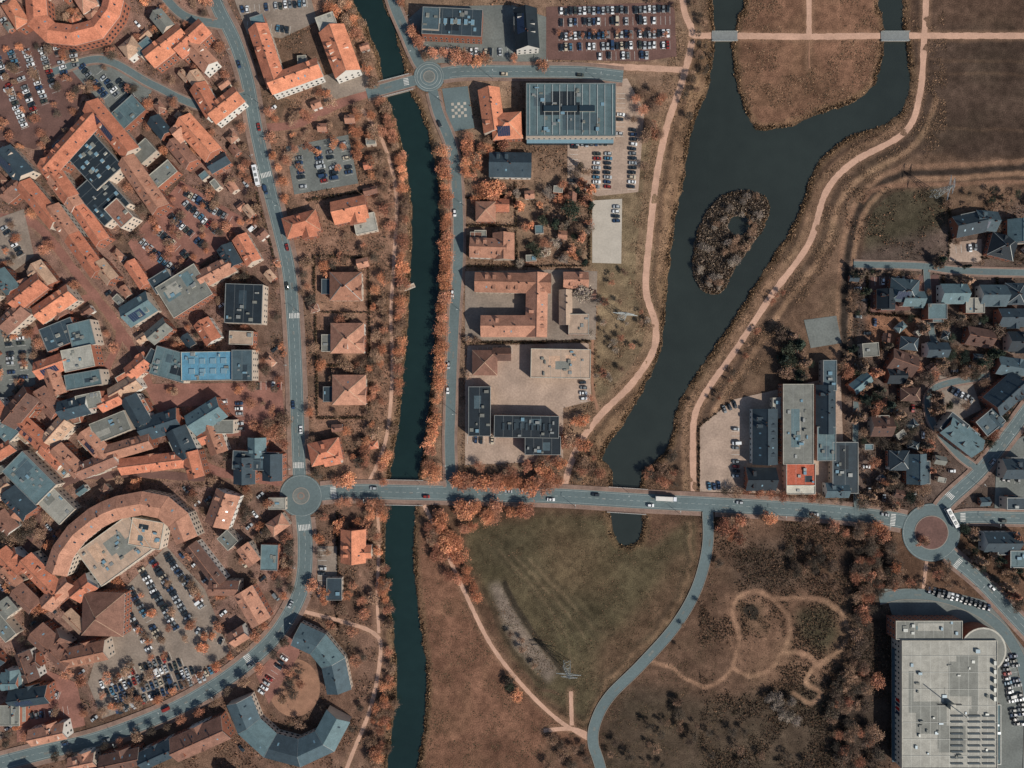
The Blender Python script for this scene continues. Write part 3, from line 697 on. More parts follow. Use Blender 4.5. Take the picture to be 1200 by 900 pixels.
curved("crescent_residence",[(279,822),(291,852),(316,875),(350,884),(380,870),(396,840)],29,'mtd',6,"wall_render",seg=0,slope=.5)
B("warehouse",[(935,497,36,94,0,'f','g',7)]); B("warehouse",[(898,512,28,64,0,'g','d',6)]); B("warehouse",[(969,480,22,56,0,'g','d',5),(972,440,16,36,0,'f','m',5),(968,520,22,40,0,'f','t',5)])
B("brick_shop",[(938,556,34,26,0,'f','r',6),(938,574,34,10,0,'f','w',4)]); B("warehouse",[(893,562,34,26,0,'g','k',5),(912,478,14,24,0,'f','l',4)])
B("warehouse",[(990,548,30,60,0,'f','d',5)]); B("garage_block",[(982,575,26,16,0,'g','m',5)])
for q in ((1138,262,34,24,-12,'g','d'),(1158,258,24,22,5,'g','m'),(1178,288,30,26,15,'h','k'),(1196,270,24,26,0,'g','t'),(1062,340,32,26,5,'h','m'),(1072,350,24,16,0,'g','t'),(1120,344,30,22,0,'g','t'),(1142,358,22,18,0,'f','l'),(1166,346,30,24,0,'g','m'),(1192,344,22,24,0,'h','d'),
          (1098,365,22,18,0,'f','t'),(1150,395,30,20,10,'g','B'),(1188,372,30,20,0,'g','d'),(1182,462,44,30,-42,'g','d'),(1160,494,28,22,-40,'f','m'),(1130,512,46,24,38,'g','t'),(1118,500,26,24,38,'f','d'),(1186,430,30,20,10,'g','m'),(1060,425,30,24,20,'g','B'),(1052,440,20,18,0,'g','k'),
          (1076,550,22,34,0,'g','m'),(1056,540,22,22,0,'h','d'),(1035,500,24,22,0,'g','B'),(1190,550,24,22,0,'g','d'),(1176,636,40,22,0,'g','d'),(1194,655,22,20,0,'f','t'),(1190,590,22,14,0,'f','d'),(1040,350,20,22,0,'g','k'),(1100,410,24,16,0,'g','d'),(1196,400,24,22,0,'g','k')):
    B("detached_house",[q+(random.uniform(4.5,6),),(q[0]+random.uniform(-7,7),q[1]+random.uniform(-6,6),q[3]*.8,q[3]*.7,q[4]+90,random.choice('gf'),q[6],4)])
def mallx(mb,fr):
    f,w,l=fr[0]
    for j in range(9):
        for u in (0.08,0.26,0.41): 
            uu=w*u; v=-l*0.46+j*3.4; mb.box(f,uu-3.6,uu+3.2,v-.4,v+.4,10.54,11.0,"roof_l",top="roof_d")
    for i in range(5): mb.box(f,w*0.46-.7,w*0.46+.7,l*(.05+i*.07)-1.2,l*(.05+i*.07)+1.2,10.54,12,"metal_grey")
    for i in range(7): mb.box(f,-w*.49,w*.49,l*(-.4+i*.13)-.08,l*(-.4+i*.13)+.08,10.54,10.7,"metal_grey")
    mb.box(f,-1.5,1.5,-1.5,1.5,10.54,14,"metal_grey",top="roof_w")
    mb.box(f,-.2,.2,-.2,.2,14,26,"steel_pale"); mb.box(f,-7,7,-.12,.12,10.74,11,"rubber")
    mb.box(f,-w*.5-1.6,-w*.5-.02,-l*.5,l*.4,3.2,3.7,"roof_m")
    for i in range(4): mb.box(f,-w*.5-.25,-w*.5-.03,-l*.1+i*2.4,-l*.1+i*2.4+1.6,5,8.5,"tail_red" if i%2 else "solar_panel")
B("furniture_store",[(1112,825,112,150,0,'f','l',10),(1088,738,78,22,0,'f','g',9),(1152,762,54,54,0,'c','g',9),(1165,860,14,70,0,'f','t',6)],mallx)
def freerect(cx,cy,w,l,a):
    ca,sa=math.cos(math.radians(a)),math.sin(math.radians(a))
    for i in range(6):
        for j in range(5):
            u=(i/5-.5)*(w+4); v=(j/4-.5)*(l+4); x=cx+u*ca-v*sa; y=cy+u*sa+v*ca
            ii=int((x-X0)/GS); jj=int((y-Y0)/GS)
            if not(0<=ii<NX and 0<=jj<NY) or occ[jj,ii]: return False
    return True
def inpoly(x,y,P):
    r=False;n=len(P)
    for k in range(n):
        (xa,ya),(xb,yb)=P[k],P[(k+1)%n]
        if (ya>y)!=(yb>y) and x<(xb-xa)*(y-ya)/(yb-ya)+xa: r=not r
    return r
def filler(poly,n,angs,cols,tries=500,name="town_house",sz=((18,34),(13,20)),hh=(5,8)):
    P=np.array(poly); k=0
    for _ in range(tries):
        x=random.uniform(P[:,0].min(),P[:,0].max()); y=random.uniform(P[:,1].min(),P[:,1].max())
        if not inpoly(x,y,poly): continue
        w=random.uniform(*sz[0]); l=random.uniform(*sz[1]); a=random.choice(angs)+random.uniform(-6,6)
        if freerect(x,y,w,l,a):
            c=random.choice(cols); t='f' if c in 'tgle' and random.random()<.75 else random.choice('ggh')
            B(name,[(x,y,w,l,a,t,c,random.uniform(*hh))]); k+=1
            if k>=n: break
filler([(0,0),(240,0),(320,300),(330,500),(0,640)],60,(52,-38),'oosOsnpbdtg',1600)
filler([(0,600),(330,600),(330,700),(200,820),(0,880)],18,(50,-38),'osnpbOg',600)
filler([(-110,-110),(240,-110),(240,0),(-5,0),(-5,900),(-110,900)],60,(52,-38),'osnbdg',1500)
filler([(0,330),(240,330),(260,560),(0,620)],30,(50,-40),'osobdtg',1200,"garden_shed",((9,15),(7,11)),(3,5))
filler([(0,0),(300,0),(330,560),(0,620)],40,(50,-40),'snobdtg',1500,"garden_shed",((8,14),(6,10)),(3,4))
filler([(1000,330),(1200,240),(1330,240),(1330,600),(1010,600)],18,(0,10,-40),'dmtBdg',800,"detached_house",((16,24),(13,17)),(4,6))
filler([(1000,320),(1200,320),(1200,600),(1010,600)],16,(0,10,-40),'dmtBgl',800,"garden_shed",((7,12),(6,9)),(2.5,3.5))
filler([(270,0),(420,0),(460,300),(440,560),(355,560),(340,200)],12,(0,-15),'osbg',600,"garden_shed",((9,15),(7,11)),(3,4))
filler([(545,210),(700,210),(690,310),(545,310)],6,(0,),'sbgt',300,"garden_shed",((8,14),(6,10)),(2.6,3.5))
filler([(-110,905),(440,905),(440,1010),(-110,1010)],20,(-20,60),'osbd',500)
# ------------------------------------------------------------ bridges
def bridge(name,p0,p1,w,z,rail="steel_pale",deck=None,piers=True):
    a=np.array(W(*p0));b=np.array(W(*p1)); c=(a+b)/2; L=np.linalg.norm(b-a); ang=math.atan2(b[1]-a[1],b[0]-a[0]); f=frame(c[0],c[1],ang); wm=w*S
    mb=MB(); mb.box(f,-L/2,L/2,-wm/2,wm/2,z-0.75,z,"kerb",top=deck or "pavement",bottom=True)
    for s_ in (-1,1):
        v=s_*(wm/2-0.12)
        mb.box(f,-L/2,L/2,v-.06,v+.06,z+1.05,z+1.15,rail,bottom=True); mb.box(f,-L/2,L/2,v-.04,v+.04,z+.5,z+.56,rail,bottom=True)
        for i in range(int(L/1.5)+1):
            u=-L/2+i*1.5; mb.box(f,u-.05,u+.05,v-.05,v+.05,z,z+1.05,rail)
        u=s_*(L/2-0.5); mb.box(f,u-.5,u+.5,-wm/2,wm/2,-3,z-0.75,"kerb")
    mb.obj(name)
bridge("road_bridge",(446,576.5),(496,577.5),30,0.2); bridge("road_bridge",(712,585),(758,588),30,0.2)
bridge("canal_bridge",(440,107),(482,96),19,0.2)
bridge("footbridge",(834,43),(864,43),11,0.35,deck="metal_grey"); bridge("footbridge",(1032,43),(1065,43),11,0.35,deck="metal_grey")
bridge("footbridge",(474,339),(486,334),5,0.2,deck="wood_deck")
# ------------------------------------------------------------ terrain mesh
ex=np.array([20,60,160,400,1000,2500,6000.])
GXX=np.concatenate([gx[0]-ex[::-1],gx,gx[-1]+ex]); GYY=np.concatenate([gy[0]-ex[::-1],gy,gy[-1]+ex])
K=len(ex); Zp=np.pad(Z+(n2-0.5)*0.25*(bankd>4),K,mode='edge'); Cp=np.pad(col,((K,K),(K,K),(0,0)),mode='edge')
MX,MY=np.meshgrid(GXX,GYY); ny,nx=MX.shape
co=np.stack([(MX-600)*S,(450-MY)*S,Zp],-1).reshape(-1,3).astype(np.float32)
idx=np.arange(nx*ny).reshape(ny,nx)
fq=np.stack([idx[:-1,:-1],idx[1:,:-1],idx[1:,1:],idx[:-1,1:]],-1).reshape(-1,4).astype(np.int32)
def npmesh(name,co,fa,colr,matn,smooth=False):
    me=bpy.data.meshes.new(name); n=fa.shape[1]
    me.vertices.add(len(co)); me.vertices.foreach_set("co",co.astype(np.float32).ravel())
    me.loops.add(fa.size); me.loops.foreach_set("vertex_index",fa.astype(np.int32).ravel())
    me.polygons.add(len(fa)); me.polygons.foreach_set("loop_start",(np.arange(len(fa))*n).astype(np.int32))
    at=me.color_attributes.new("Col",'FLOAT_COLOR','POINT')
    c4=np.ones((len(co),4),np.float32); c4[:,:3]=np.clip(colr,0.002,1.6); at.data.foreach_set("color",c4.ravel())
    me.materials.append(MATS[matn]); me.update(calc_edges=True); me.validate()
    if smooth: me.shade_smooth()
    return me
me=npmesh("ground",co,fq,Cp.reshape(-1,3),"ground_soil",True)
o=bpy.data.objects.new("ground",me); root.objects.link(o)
for nm,m_,xa,xb,ya,yb in (("canal_water","water_canal",340,560,-6000,6000),("lake_water","water_lake",690,1100,-6000,700)):
    mb=MB(); a=W(xa,yb); b=W(xb,ya); mb.poly([(a[0],a[1],WL),(b[0],a[1],WL),(b[0],b[1],WL),(a[0],b[1],WL)],m_); mb.obj(nm)
# ------------------------------------------------------------ trees
def tube(V,F,CC,p0,p1,r0,r1,n=5,c=(0,0,0)):
    p0=np.array(p0,float);p1=np.array(p1,float); d=p1-p0; d/=np.linalg.norm(d)+1e-9
    a=np.cross(d,[0.3,1,0.2]); a/=np.linalg.norm(a); b=np.cross(d,a); i0=len(V)
    for p,r in ((p0,r0),(p1,r1)):
        for k in range(n):
            t=2*math.pi*k/n; V.append(p+r*(math.cos(t)*a+math.sin(t)*b)); CC.append(c)
    for k in range(n): F.append((i0+k,i0+(k+1)%n,i0+n+(k+1)%n,i0+n+k))
def make_tree(kind,seed):
    r=np.random.default_rng(seed); V=[];F=[];CC=[]
    H=9.0; R=5.0
    if kind=='conifer': R=2.8; H=11
    tube(V,F,CC,(0,0,-0.3),(0.1,0.1,H*0.45),0.32,0.2,7); tube(V,F,CC,(0.1,0.1,H*0.45),(0.2,-.1,H*0.9),0.2,0.06,5)
    cl=[]
    nc={'full':32,'sparse':34,'conifer':36,'small':20}[kind]
    ph=r.uniform(0,6.28,3)
    for i in range(nc):
        t=r.uniform(0,2*math.pi); q=math.sqrt(r.uniform(0.02,1))
        edge=R*(0.82+0.16*math.sin(2*t+ph[0])+0.12*math.sin(5*t+ph[1]))
        rr=q*edge
        if kind=='conifer':
            z=r.uniform(1.2,H); rr=(1-z/H)*R*r.uniform(.6,1.05)
        else: z=H*0.42+ (H*0.5)*math.sqrt(max(0,1-(q*0.95)**2))*r.uniform(0.45,1.0)
        cl.append((rr*math.cos(t),rr*math.sin(t),z))
    for i,c in enumerate(cl):
        if i%2==0 or kind=='sparse': 
            z0=min(c[2]*0.6,H*0.5); sp=kind=='sparse'
            tube(V,F,CC,(0,0,z0),c,0.16 if sp else 0.12,0.05,3)
            if sp:
                for _ in range(5): tube(V,F,CC,c,np.array(c)+r.normal(0,1.1,3)+[0,0,.4],0.07,0.03,3)
    nb=len(F)
    co=np.array(V); f4=[tuple(f) for f in F]
    cc=np.array([[0.9,0.92,0.95] if kind=='sparse' else [.5,.5,.5]]*len(V))
    nl={'full':34,'sparse':20,'conifer':30,'small':32}[kind]; sg={'full':0.8,'sparse':0.95,'conifer':0.4,'small':0.8}[kind]
    sz={'full':0.30,'sparse':0.16,'conifer':0.3,'small':0.28}[kind]
    L=[];LC=[];LF=[]
    b0=len(V)
    for c in cl:
        tone=r.uniform(0.55,1.35)
        for _ in range(nl):
            p=np.array(c)+r.normal(0,sg,3)*[1,1,.7]
            a=r.normal(0,1,3); a[2]*=0.5; a/=np.linalg.norm(a); n=r.normal(0,1,3)+[0,0,.8]; b=np.cross(a,n); b/=np.linalg.norm(b)+1e-9
            s_=sz*r.uniform(.6,1.4); k=len(L)+b0
            st=2.4 if kind=='sparse' else 1.2
            L+= [p-a*s_*st,p+b*s_*0.8,p+a*s_*st,p-b*s_*0.8]; LF.append((k,k+1,k+2,k+3))
            v=tone*r.uniform(.75,1.25); LC+=[(v,v*r.uniform(.92,1.08),v*r.uniform(.9,1.1))]*4
    co=np.concatenate([co,np.array(L)]); cc=np.concatenate([cc,np.array(LC)])
    me=npmesh("tree_mesh",co,np.array(f4+LF),cc,"tree_leaf")
    me.materials.append(MATS["bark"]); mi=np.zeros(len(f4)+len(LF),np.int32)
    mi[:(15 if kind=='sparse' else nb)]=1; me.polygons.foreach_set("material_index",mi)
    return me
TM={'full':[make_tree('full',s_) for s_ in range(6)],'sparse':[make_tree('sparse',s_+20) for s_ in range(6)],'conifer':[make_tree('conifer',s_+40) for s_ in range(2)],'small':[make_tree('small',60+s_) for s_ in range(3)]}
PAL={'or':[(198,136,102),(186,126,94),(208,148,112),(172,116,88)],'ru':[(166,118,94),(150,104,84),(180,128,102)],'br':[(144,117,97),(128,104,87),(156,127,105)],'dk':[(92,82,71),(104,89,77),(84,76,67)],'gn':[(56,65,54),(66,71,58),(48,57,50)],'gy':[(158,145,130),(140,128,117)]}
NAMES={'full':"deciduous_tree",'sparse':"bare_tree",'conifer':"conifer_tree",'small':"garden_tree"}
NT=0
def tree(x,y,r,pal,kind):
    global NT
    ii=int((x-X0)/GS); jj=int((y-Y0)/GS)
    if not(0<=ii<NX and 0<=jj<NY) or occb[jj,ii]: return False
    x=600+(x-600)*0.987; y=450+(y-450)*0.987
    o=bpy.data.objects.new(NAMES[kind],random.choice(TM[kind])); wx,wy=W(x,y)
    o.location=(wx,wy,float(min(0,Z[jj,ii]))); base=2.8 if kind=='conifer' else 5.0
    s_=r*S/base; o.scale=(s_*random.uniform(.9,1.1),s_*random.uniform(.9,1.1),(s_*0.55+0.45*0.75)*random.uniform(.8,1.05)); o.rotation_euler=(0,0,random.uniform(0,6.28))
    c=random.choice(PAL[pal]); k=random.uniform(.75,1.2); o.color=(*[q*k for q in C(*c,1.15)],1)
    root.objects.link(o); NT+=1; return True
def tline(pts,sp,r,pal,jit=2,kind=None):
    for p in catmull(pts,sp)[::1]:
        k=kind or random.choice(['full','sparse','sparse'])
        tree(p[0]+random.uniform(-jit,jit),p[1]+random.uniform(-jit,jit),r*random.uniform(.75,1.25),random.choice(pal.split()),k)
def treg(poly,n,rr,pal,kinds):
    P=np.array(poly); k=0; t=0; n=int(n*.85)
    while k<n and t<n*8:
        t+=1; x=random.uniform(P[:,0].min(),P[:,0].max()); y=random.uniform(P[:,1].min(),P[:,1].max())
        if inpoly(x,y,poly) and tree(x,y,random.uniform(*rr),random.choice(pal.split()),random.choice(kinds)): k+=1
F_,SP,SM,CO='full','sparse','small','conifer'
tline([(519,178),(523,240),(523,300),(519,360),(516,420),(511,480),(503,530),(498,556)],12,8,'or or ru',2)
tline([(548,160),(546,200)],10,8,'or ru')
tline([(478,118),(484,128)],8,7,'or'); tline([(438,95),(452,135),(468,180),(474,230),(472,300),(469,360),(466,430),(460,500),(448,550)],9,7,'or ru br',3)
treg([(405,110),(440,130),(462,200),(455,300),(452,430),(440,550),(425,560),(430,400),(440,250),(410,160)],66,(5,9),'or ru br br',[F_,SP,SP,SP])
treg([(455,0),(470,0),(500,65),(488,68)],8,(5,8),'ru br',[SP,F_]); treg([(375,0),(412,0),(440,60),(432,95),(420,60)],22,(5,9),'ru or br',[F_,SP])
treg([(340,265),(440,280),(440,560),(352,560)],52,(4,8),'ru br or dk br',[F_,SP,SP,SM]); treg([(300,100),(430,110),(420,160),(310,230)],28,(4,8),'ru br or',[F_,SP,SM])
tline([(395,566),(450,566)],10,8,'or ru'); tline([(396,590),(446,592)],11,7,'ru or')
tline([(535,565),(580,566),(640,571)],11,9,'or ru',3); treg([(500,545),(560,545),(640,565),(640,572),(500,572)],12,(7,11),'or or ru',[F_,SP])
treg([(500,592),(560,592),(560,620),(540,640),(515,640)],18,(7,11),'or or ru',[F_,SP]); tline([(528,640),(545,668),(556,700)],11,9,'or',3)
treg([(560,592),(650,595),(640,606),(570,610)],9,(7,10),'or or ru',[F_,SP]); treg([(495,605),(530,650),(548,690),(540,690),(500,650)],16,(5,9),'ru br',[SP,F_])
treg([(560,690),(600,740),(650,790),(640,800),(580,740)],5,(4,7),'br',[SP]); tree(605,817,8,'or',F_); tree(596,800,7,'dk',F_); tree(598,806,6,'gn',F_)
treg([(424,600),(452,600),(462,760),(462,900),(430,900),(445,780),(440,640)],66,(4,8),'ru br or br',[SP,F_,SP,SP])
treg([(355,600),(440,600),(440,740),(365,705)],24,(5,8),'or ru br dk',[F_,SP,SM]); treg([(340,720),(430,745),(425,830),(395,900),(300,900)],22,(4,8),'ru br dk',[F_,SP,SM])
treg([(0,0),(250,0),(330,300),(335,560),(0,620)],230,(3.5,7),'or ru br ru dk br',[F_,SP,SP,SM]); treg([(0,600),(330,590),(345,700),(250,790),(0,880)],80,(4,8),'ru br dk or',[SP,SM,F_])
treg([(200,550),(340,590),(340,690),(240,640)],26,(5,8),'ru br dk',[SP,F_]); treg([(285,450),(335,450),(335,510),(285,510)],10,(7,11),'br ru',[SP]); treg([(0,580),(60,600),(40,660),(0,650)],16,(7,10),'br dk',[SP])
for p in ((180,270),(195,300),(210,250),(235,275),(225,300),(250,262),(178,300),(200,232),(235,240),(262,262),(40,90),(60,120),(20,110),(70,60),(30,60),(180,720),(160,740),(215,750),(230,700),(150,780),(190,770),(350,195),(372,178),(395,195),(240,760),(140,720)): tree(p[0],p[1],random.uniform(3,6),random.choice(['or','ru','br']),random.choice([SM,SP]))
tline([(235,70),(262,100),(280,150),(290,210),(300,260)],16,6,'ru or br'); tline([(320,180),(333,230)],14,6,'ru or'); tline([(325,500),(335,540)],10,7,'br ru')
tline([(20,895),(120,878),(210,845),(265,812),(320,770),(350,720)],18,6,'ru br dk'); tline([(95,840),(180,820),(250,782),(310,735),(338,680)],18,6,'br ru or')
treg([(600,215),(695,180),(695,312),(605,312)],54,(4,8),'ru br gy gn dk or',[SM,F_,SP,CO]); treg([(545,160),(600,165),(600,235),(545,235)],24,(5,9),'or ru br',[F_,SM,SP]); tree(668,246,12,'gn',F_); tree(652,262,7,'gn',CO); tree(579,222,12,'or',F_)
treg([(690,310),(755,320),(765,380),(755,410),(690,470)],36,(2.5,5.5),'br gy dk ru',[SP,SM]); tree(684,345,11,'gy',F_); treg([(730,100),(790,100),(765,200),(752,230),(748,160)],24,(4,8),'br ru br',[SP,F_])
treg([(600,540),(690,480),(690,520),(655,565),(560,565)],24,(6,9),'or ru br',[F_,SP]); treg([(545,395),(560,395),(556,450),(545,450)],5,(4,6),'br',[SM])
for i in range(10): tree(655+i*14,36+random.uniform(-3,3),3.6,'ru',SM)
tline([(505,62),(520,60),(560,70)],12,8,'or ru',2); treg([(540,50),(610,60),(640,75),(540,76)],8,(5,8),'ru br',[SM,F_])
treg([(620,545),(655,545),(655,570),(600,570)],8,(7,10),'or',[F_,SP])
treg([tuple(q) for q in isl],44,(3,6),'gy br gy',[SP,SP,SM])
treg([(670,540),(708,525),(716,560),(680,572)],12,(4,8),'br dk ru',[SP]); treg([(755,555),(790,520),(805,565),(770,575)],20,(4,8),'br ru dk',[SP,SM]); treg([(820,8),(835,60),(812,130),(795,200),(805,90)],22,(3,6),'br dk',[SP,SM])
treg([(800,480),(870,400),(930,300),(955,300),(870,430),(830,490)],22,(2.5,4.5),'br ru dk',[SP,SM])
treg([(915,380),(950,400),(955,445),(920,445)],26,(6,10),'gn dk gn br',[F_,CO,SP]); treg([(985,400),(1060,400),(1100,440),(1090,600),(1000,600),(995,470)],90,(5,9),'dk gn dk br ru br',[F_,SP,SP,CO,SP])
treg([(1060,360),(1200,365),(1200,470),(1110,440)],50,(5,9),'dk gn br dk br',[F_,SP,SP,CO]); treg([(1000,305),(1200,300),(1200,365),(1000,370)],40,(3,6),'dk br gn dk',[SM,SP,SP,CO]); treg([(1110,230),(1200,215),(1200,300),(1110,290)],20,(3,6),'dk br gn',[SM,SP])
treg([(1095,480),(1200,440),(1170,530),(1120,560)],20,(4,8),'dk br gn ru',[F_,SP]); tline([(1160,545),(1190,510),(1205,480)],13,6,'ru br'); tline([(850,575),(940,582),(1000,588),(1050,594)],12,7,'ru br dk')
treg([(860,600),(1040,615),(1040,630),(860,612)],24,(5,9),'or ru br',[F_,SP]); treg([(842,602),(880,604),(870,640),(845,640)],12,(6,9),'or ru br',[F_,SP]); treg([(1005,620),(1060,625),(1055,690),(1035,700),(1010,760),(1040,900),(985,900),(975,840),(1000,740)],135,(5,9),'dk br dk dk ru',[SP,SP,SP,F_])
treg([(1105,655),(1150,700),(1115,690),(1060,688)],12,(4,7),'dk br ru',[SP,SM]); treg([(1120,620),(1200,620),(1200,720),(1150,672)],30,(4,8),'dk gn br ru',[SP,F_,CO]); treg([(1075,612),(1105,612),(1105,640),(1078,640)],8,(3,5),'ru br',[SM])
tree(1155,690,9,'or',F_); tree(1050,665,8,'or',F_); tree(1030,800,9,'ru',F_)
treg([(905,640),(980,640),(1000,690),(900,680)],22,(4,7),'dk br',[SP]); treg([(895,815),(930,818),(940,850),(900,850)],20,(4,8),'gy gy dk',[SP]); treg([(705,860),(800,820),(900,870),(980,900),(705,900)],44,(3,7),'dk br dk',[SP,SM])
treg([(700,-10),(830,0),(830,60),(810,20)],6,(3,6),'br',[SP]); treg([(640,865),(690,870),(690,905),(640,905)],14,(4,7),'dk br',[SP]); treg([(825,610),(845,660),(800,760),(760,800),(800,730),(830,660)],10,(3,6),'br dk',[SP])
treg([(-110,-110),(260,-110),(260,0),(0,0),(0,900),(-110,900)],80,(4,9),'ru br or',[F_,SP]); treg([(1205,200),(1310,200),(1310,600),(1205,600)],60,(4,9),'dk br gn',[F_,SP])
# ------------------------------------------------------------ ground vegetation
def scatter(name,prob,n,size,hgt,cols,seed):
    r=np.random.default_rng(seed); p=(prob*(~occ)*(GX>-60)*(GX<1260)*(GY>-60)*(GY<960)).ravel().astype(float); 
    if p.sum()==0: return
    ids=r.choice(len(p),n,p=p/p.sum()); x=GX.ravel()[ids]+r.uniform(-.75,.75,n); y=GY.ravel()[ids]+r.uniform(-.75,.75,n); z=Z.ravel()[ids]
    c0=np.stack([(x-600)*S,(450-y)*S,z],-1); s_=r.uniform(.5,1.5,n)[:,None]*size
    V=np.zeros((n,3,3)); 
    for k in range(3):
        a=r.uniform(0,2*np.pi,n)[:,None]; V[:,k]=c0+np.concatenate([np.cos(a)*s_,np.sin(a)*s_,r.uniform(0.05,1,(n,1))*hgt*(k>0)],1)
    cc=np.array([C(*c) for c in cols])[r.integers(0,len(cols),n)]*r.uniform(.6,1.35,(n,1)); cc=np.repeat(cc[:,None],3,1)
    me=npmesh(name,V.reshape(-1,3),np.arange(n*3).reshape(n,3),cc.reshape(-1,3),"shrub_leaf"); o=bpy.data.objects.new(name,me); root.objects.link(o)
reed=np.clip((5-np.abs(bankd-1))/5,0,1)*np.clip((fbm(GX,GY,18,2)-.35)*4,0.05,1)
scatter("reed_bed",reed,40000,0.4,1.1,[(148,121,94),(120,99,77),(96,81,65),(166,137,107)],1)
scatter("island_brush",(di<-1)*(dip>1.0)*1.0,13000,0.45,1.6,[(152,135,120),(126,113,100),(102,93,82),(168,151,132)],2)
wild=(GX>820)*(GY>600)*(GX<1046)*(TRD>4)*np.clip((fbm(GX,GY,30,3)-.45)*6,0.02,1); scatter("scrub_vegetation",wild,40000,0.45,0.8,[(90,75,62),(72,63,54),(120,93,74),(80,73,58)],3)
gard=((GX<490)|((GX>540)&(GX<700)&(GY<570))|((GX>990)&(GY>220)&(GY<600)))*np.clip((fbm(GX,GY,20,6)-.45)*8,0.0,1)
scatter("garden_shrubs",gard,55000,0.42,1.1,[(138,107,85),(110,89,74),(86,75,62),(156,118,94),(70,68,57)],4)
lakeb=((GX>680)&(GX<1200)&(GY<600)&(bankd<60)&(bankd>1))*np.clip((fbm(GX,GY,14,4)-.45)*8,0.0,1)
scatter("bank_grass_tufts",lakeb,40000,0.4,0.4,[(154,124,99),(112,91,72),(88,74,60),(134,106,85)],5)
mead=((GX>490)&(GX<840)&(GY>600))*np.clip((fbm(GX,GY,12,1)-.48)*8,0.0,1)
scatter("meadow_tufts",mead,26000,0.35,0.3,[(110,92,71),(86,77,59),(122,97,77),(76,72,55)],6)
hd=np.full((NY,NX),1e3)
for h_ in ([(368,300),(430,302)],[(368,366),(430,366)],[(370,428),(432,428)],[(372,490),(432,490)],[(368,300),(372,490)],[(432,300),(433,490)],[(360,235),(440,222)],[(545,232),(600,230)],[(545,265),(605,265)],[(545,312),(690,312)],[(604,215),(605,312)],[(690,312),(692,240)],
           [(1015,305),(1018,368)],[(1048,325),(1048,370)],[(1105,322),(1106,380)],[(1136,325),(1138,380)],[(1168,325),(1170,385)],[(1018,368),(1195,378)],[(1110,300),(1200,304)],[(1112,232),(1112,300)],[(1130,405),(1180,412)],[(1016,410),(1080,408)],[(1040,470),(1088,480)],[(1042,520),(1092,530)],[(862,468),(820,500)],[(820,500),(820,575)],[(1168,630),(1200,680)],[(355,600),(365,700)],[(395,600),(395,735)],[(300,225),(330,330)],[(545,402),(692,400)]):
    hd=np.minimum(hd,ldist(h_,4))
scatter("garden_hedge",(hd<1.3)*1.0,14000,0.4,1.6,[(74,70,56),(60,60,48),(96,82,64),(110,86,68)],7)
# ------------------------------------------------------------ vehicles
def loft(st,mats,wheels,roofx=None):
    mb=MB(); rings=[]
    for x,w,zl,zs,wr,zr in st: rings.append([(x,-w,zl),(x,-w*1.02,zs),(x,-wr,zr),(x,wr,zr),(x,w*1.02,zs),(x,w,zl)])
    for i in range(len(st)-1):
        a,b=rings[i],rings[i+1]; top,side=mats[i]
        mm=["car_paint",side,top,side,"car_paint","rubber"]
        for k in range(6):
            k2=(k+1)%6; mb.poly([a[k],b[k],b[k2],a[k2]],mm[k])
    mb.poly(rings[0],"car_paint"); mb.poly(rings[-1][::-1],"car_paint")
    hw=st[len(st)//2][1]
    for wx in wheels:
        for s_ in (-1,1):
            pts=[(wx+.32*math.cos(t*math.pi/5),.32+.32*math.sin(t*math.pi/5)) for t in range(10)]
            y0,y1=s_*(hw-.15),s_*(hw+.04)
            for i in range(10):
                p,q=pts[i],pts[(i+1)%10]; mb.poly([(p[0],y0,p[1]),(q[0],y0,q[1]),(q[0],y1,q[1]),(p[0],y1,p[1])],"rubber")
            mb.poly([(p[0],y1,p[1]) for p in pts],"metal_grey")
    xa,xb=st[0][0]-.01,st[-1][0]+.01; zz=st[0][3]-.12
    for s_ in (-1,1):
        y=s_*(st[0][1]-.18); mb.poly([(xa,y-.14,zz-.08),(xa,y+.14,zz-.08),(xa,y+.14,zz+.08),(xa,y-.14,zz+.08)],"tail_red")
        mb.poly([(xb,y-.14,.58),(xb,y+.14,.58),(xb,y+.14,.7),(xb,y-.14,.7)],"frame_white")
        mb.box(lambda u,v:(u,v),.65,.8,s_*.95-.1,s_*.95+.1,.92,1.06,"car_paint",bottom=True)
    return mb.obj("car_mesh",mesh_only=True)
G="car_glass";Pn="car_paint"
hatch=loft([(-2.05,.76,.35,.8,.68,.85),(-1.95,.84,.25,.9,.70,1.0),(-1.5,.87,.22,.92,.62,1.4),(-.8,.88,.22,.92,.62,1.47),(.25,.88,.22,.92,.62,1.44),(1.0,.87,.22,.9,.72,1.0),(1.8,.84,.25,.82,.70,.88),(2.1,.74,.35,.68,.62,.7)],
 [(Pn,Pn),(G,G),(Pn,G),(Pn,G),(G,G),(Pn,Pn),(Pn,Pn)],(-1.3,1.3))
sedan=loft([(-2.3,.76,.35,.8,.68,.85),(-2.15,.85,.25,.92,.72,.98),(-1.55,.88,.22,.93,.70,1.02),(-.9,.89,.22,.93,.62,1.4),(.2,.89,.22,.93,.62,1.42),(1.0,.88,.22,.9,.72,1.0),(2.0,.85,.25,.82,.70,.86),(2.3,.74,.35,.68,.62,.68)],
 [(Pn,Pn),(Pn,Pn),(G,G),(Pn,G),(G,G),(Pn,Pn),(Pn,Pn)],(-1.4,1.4))
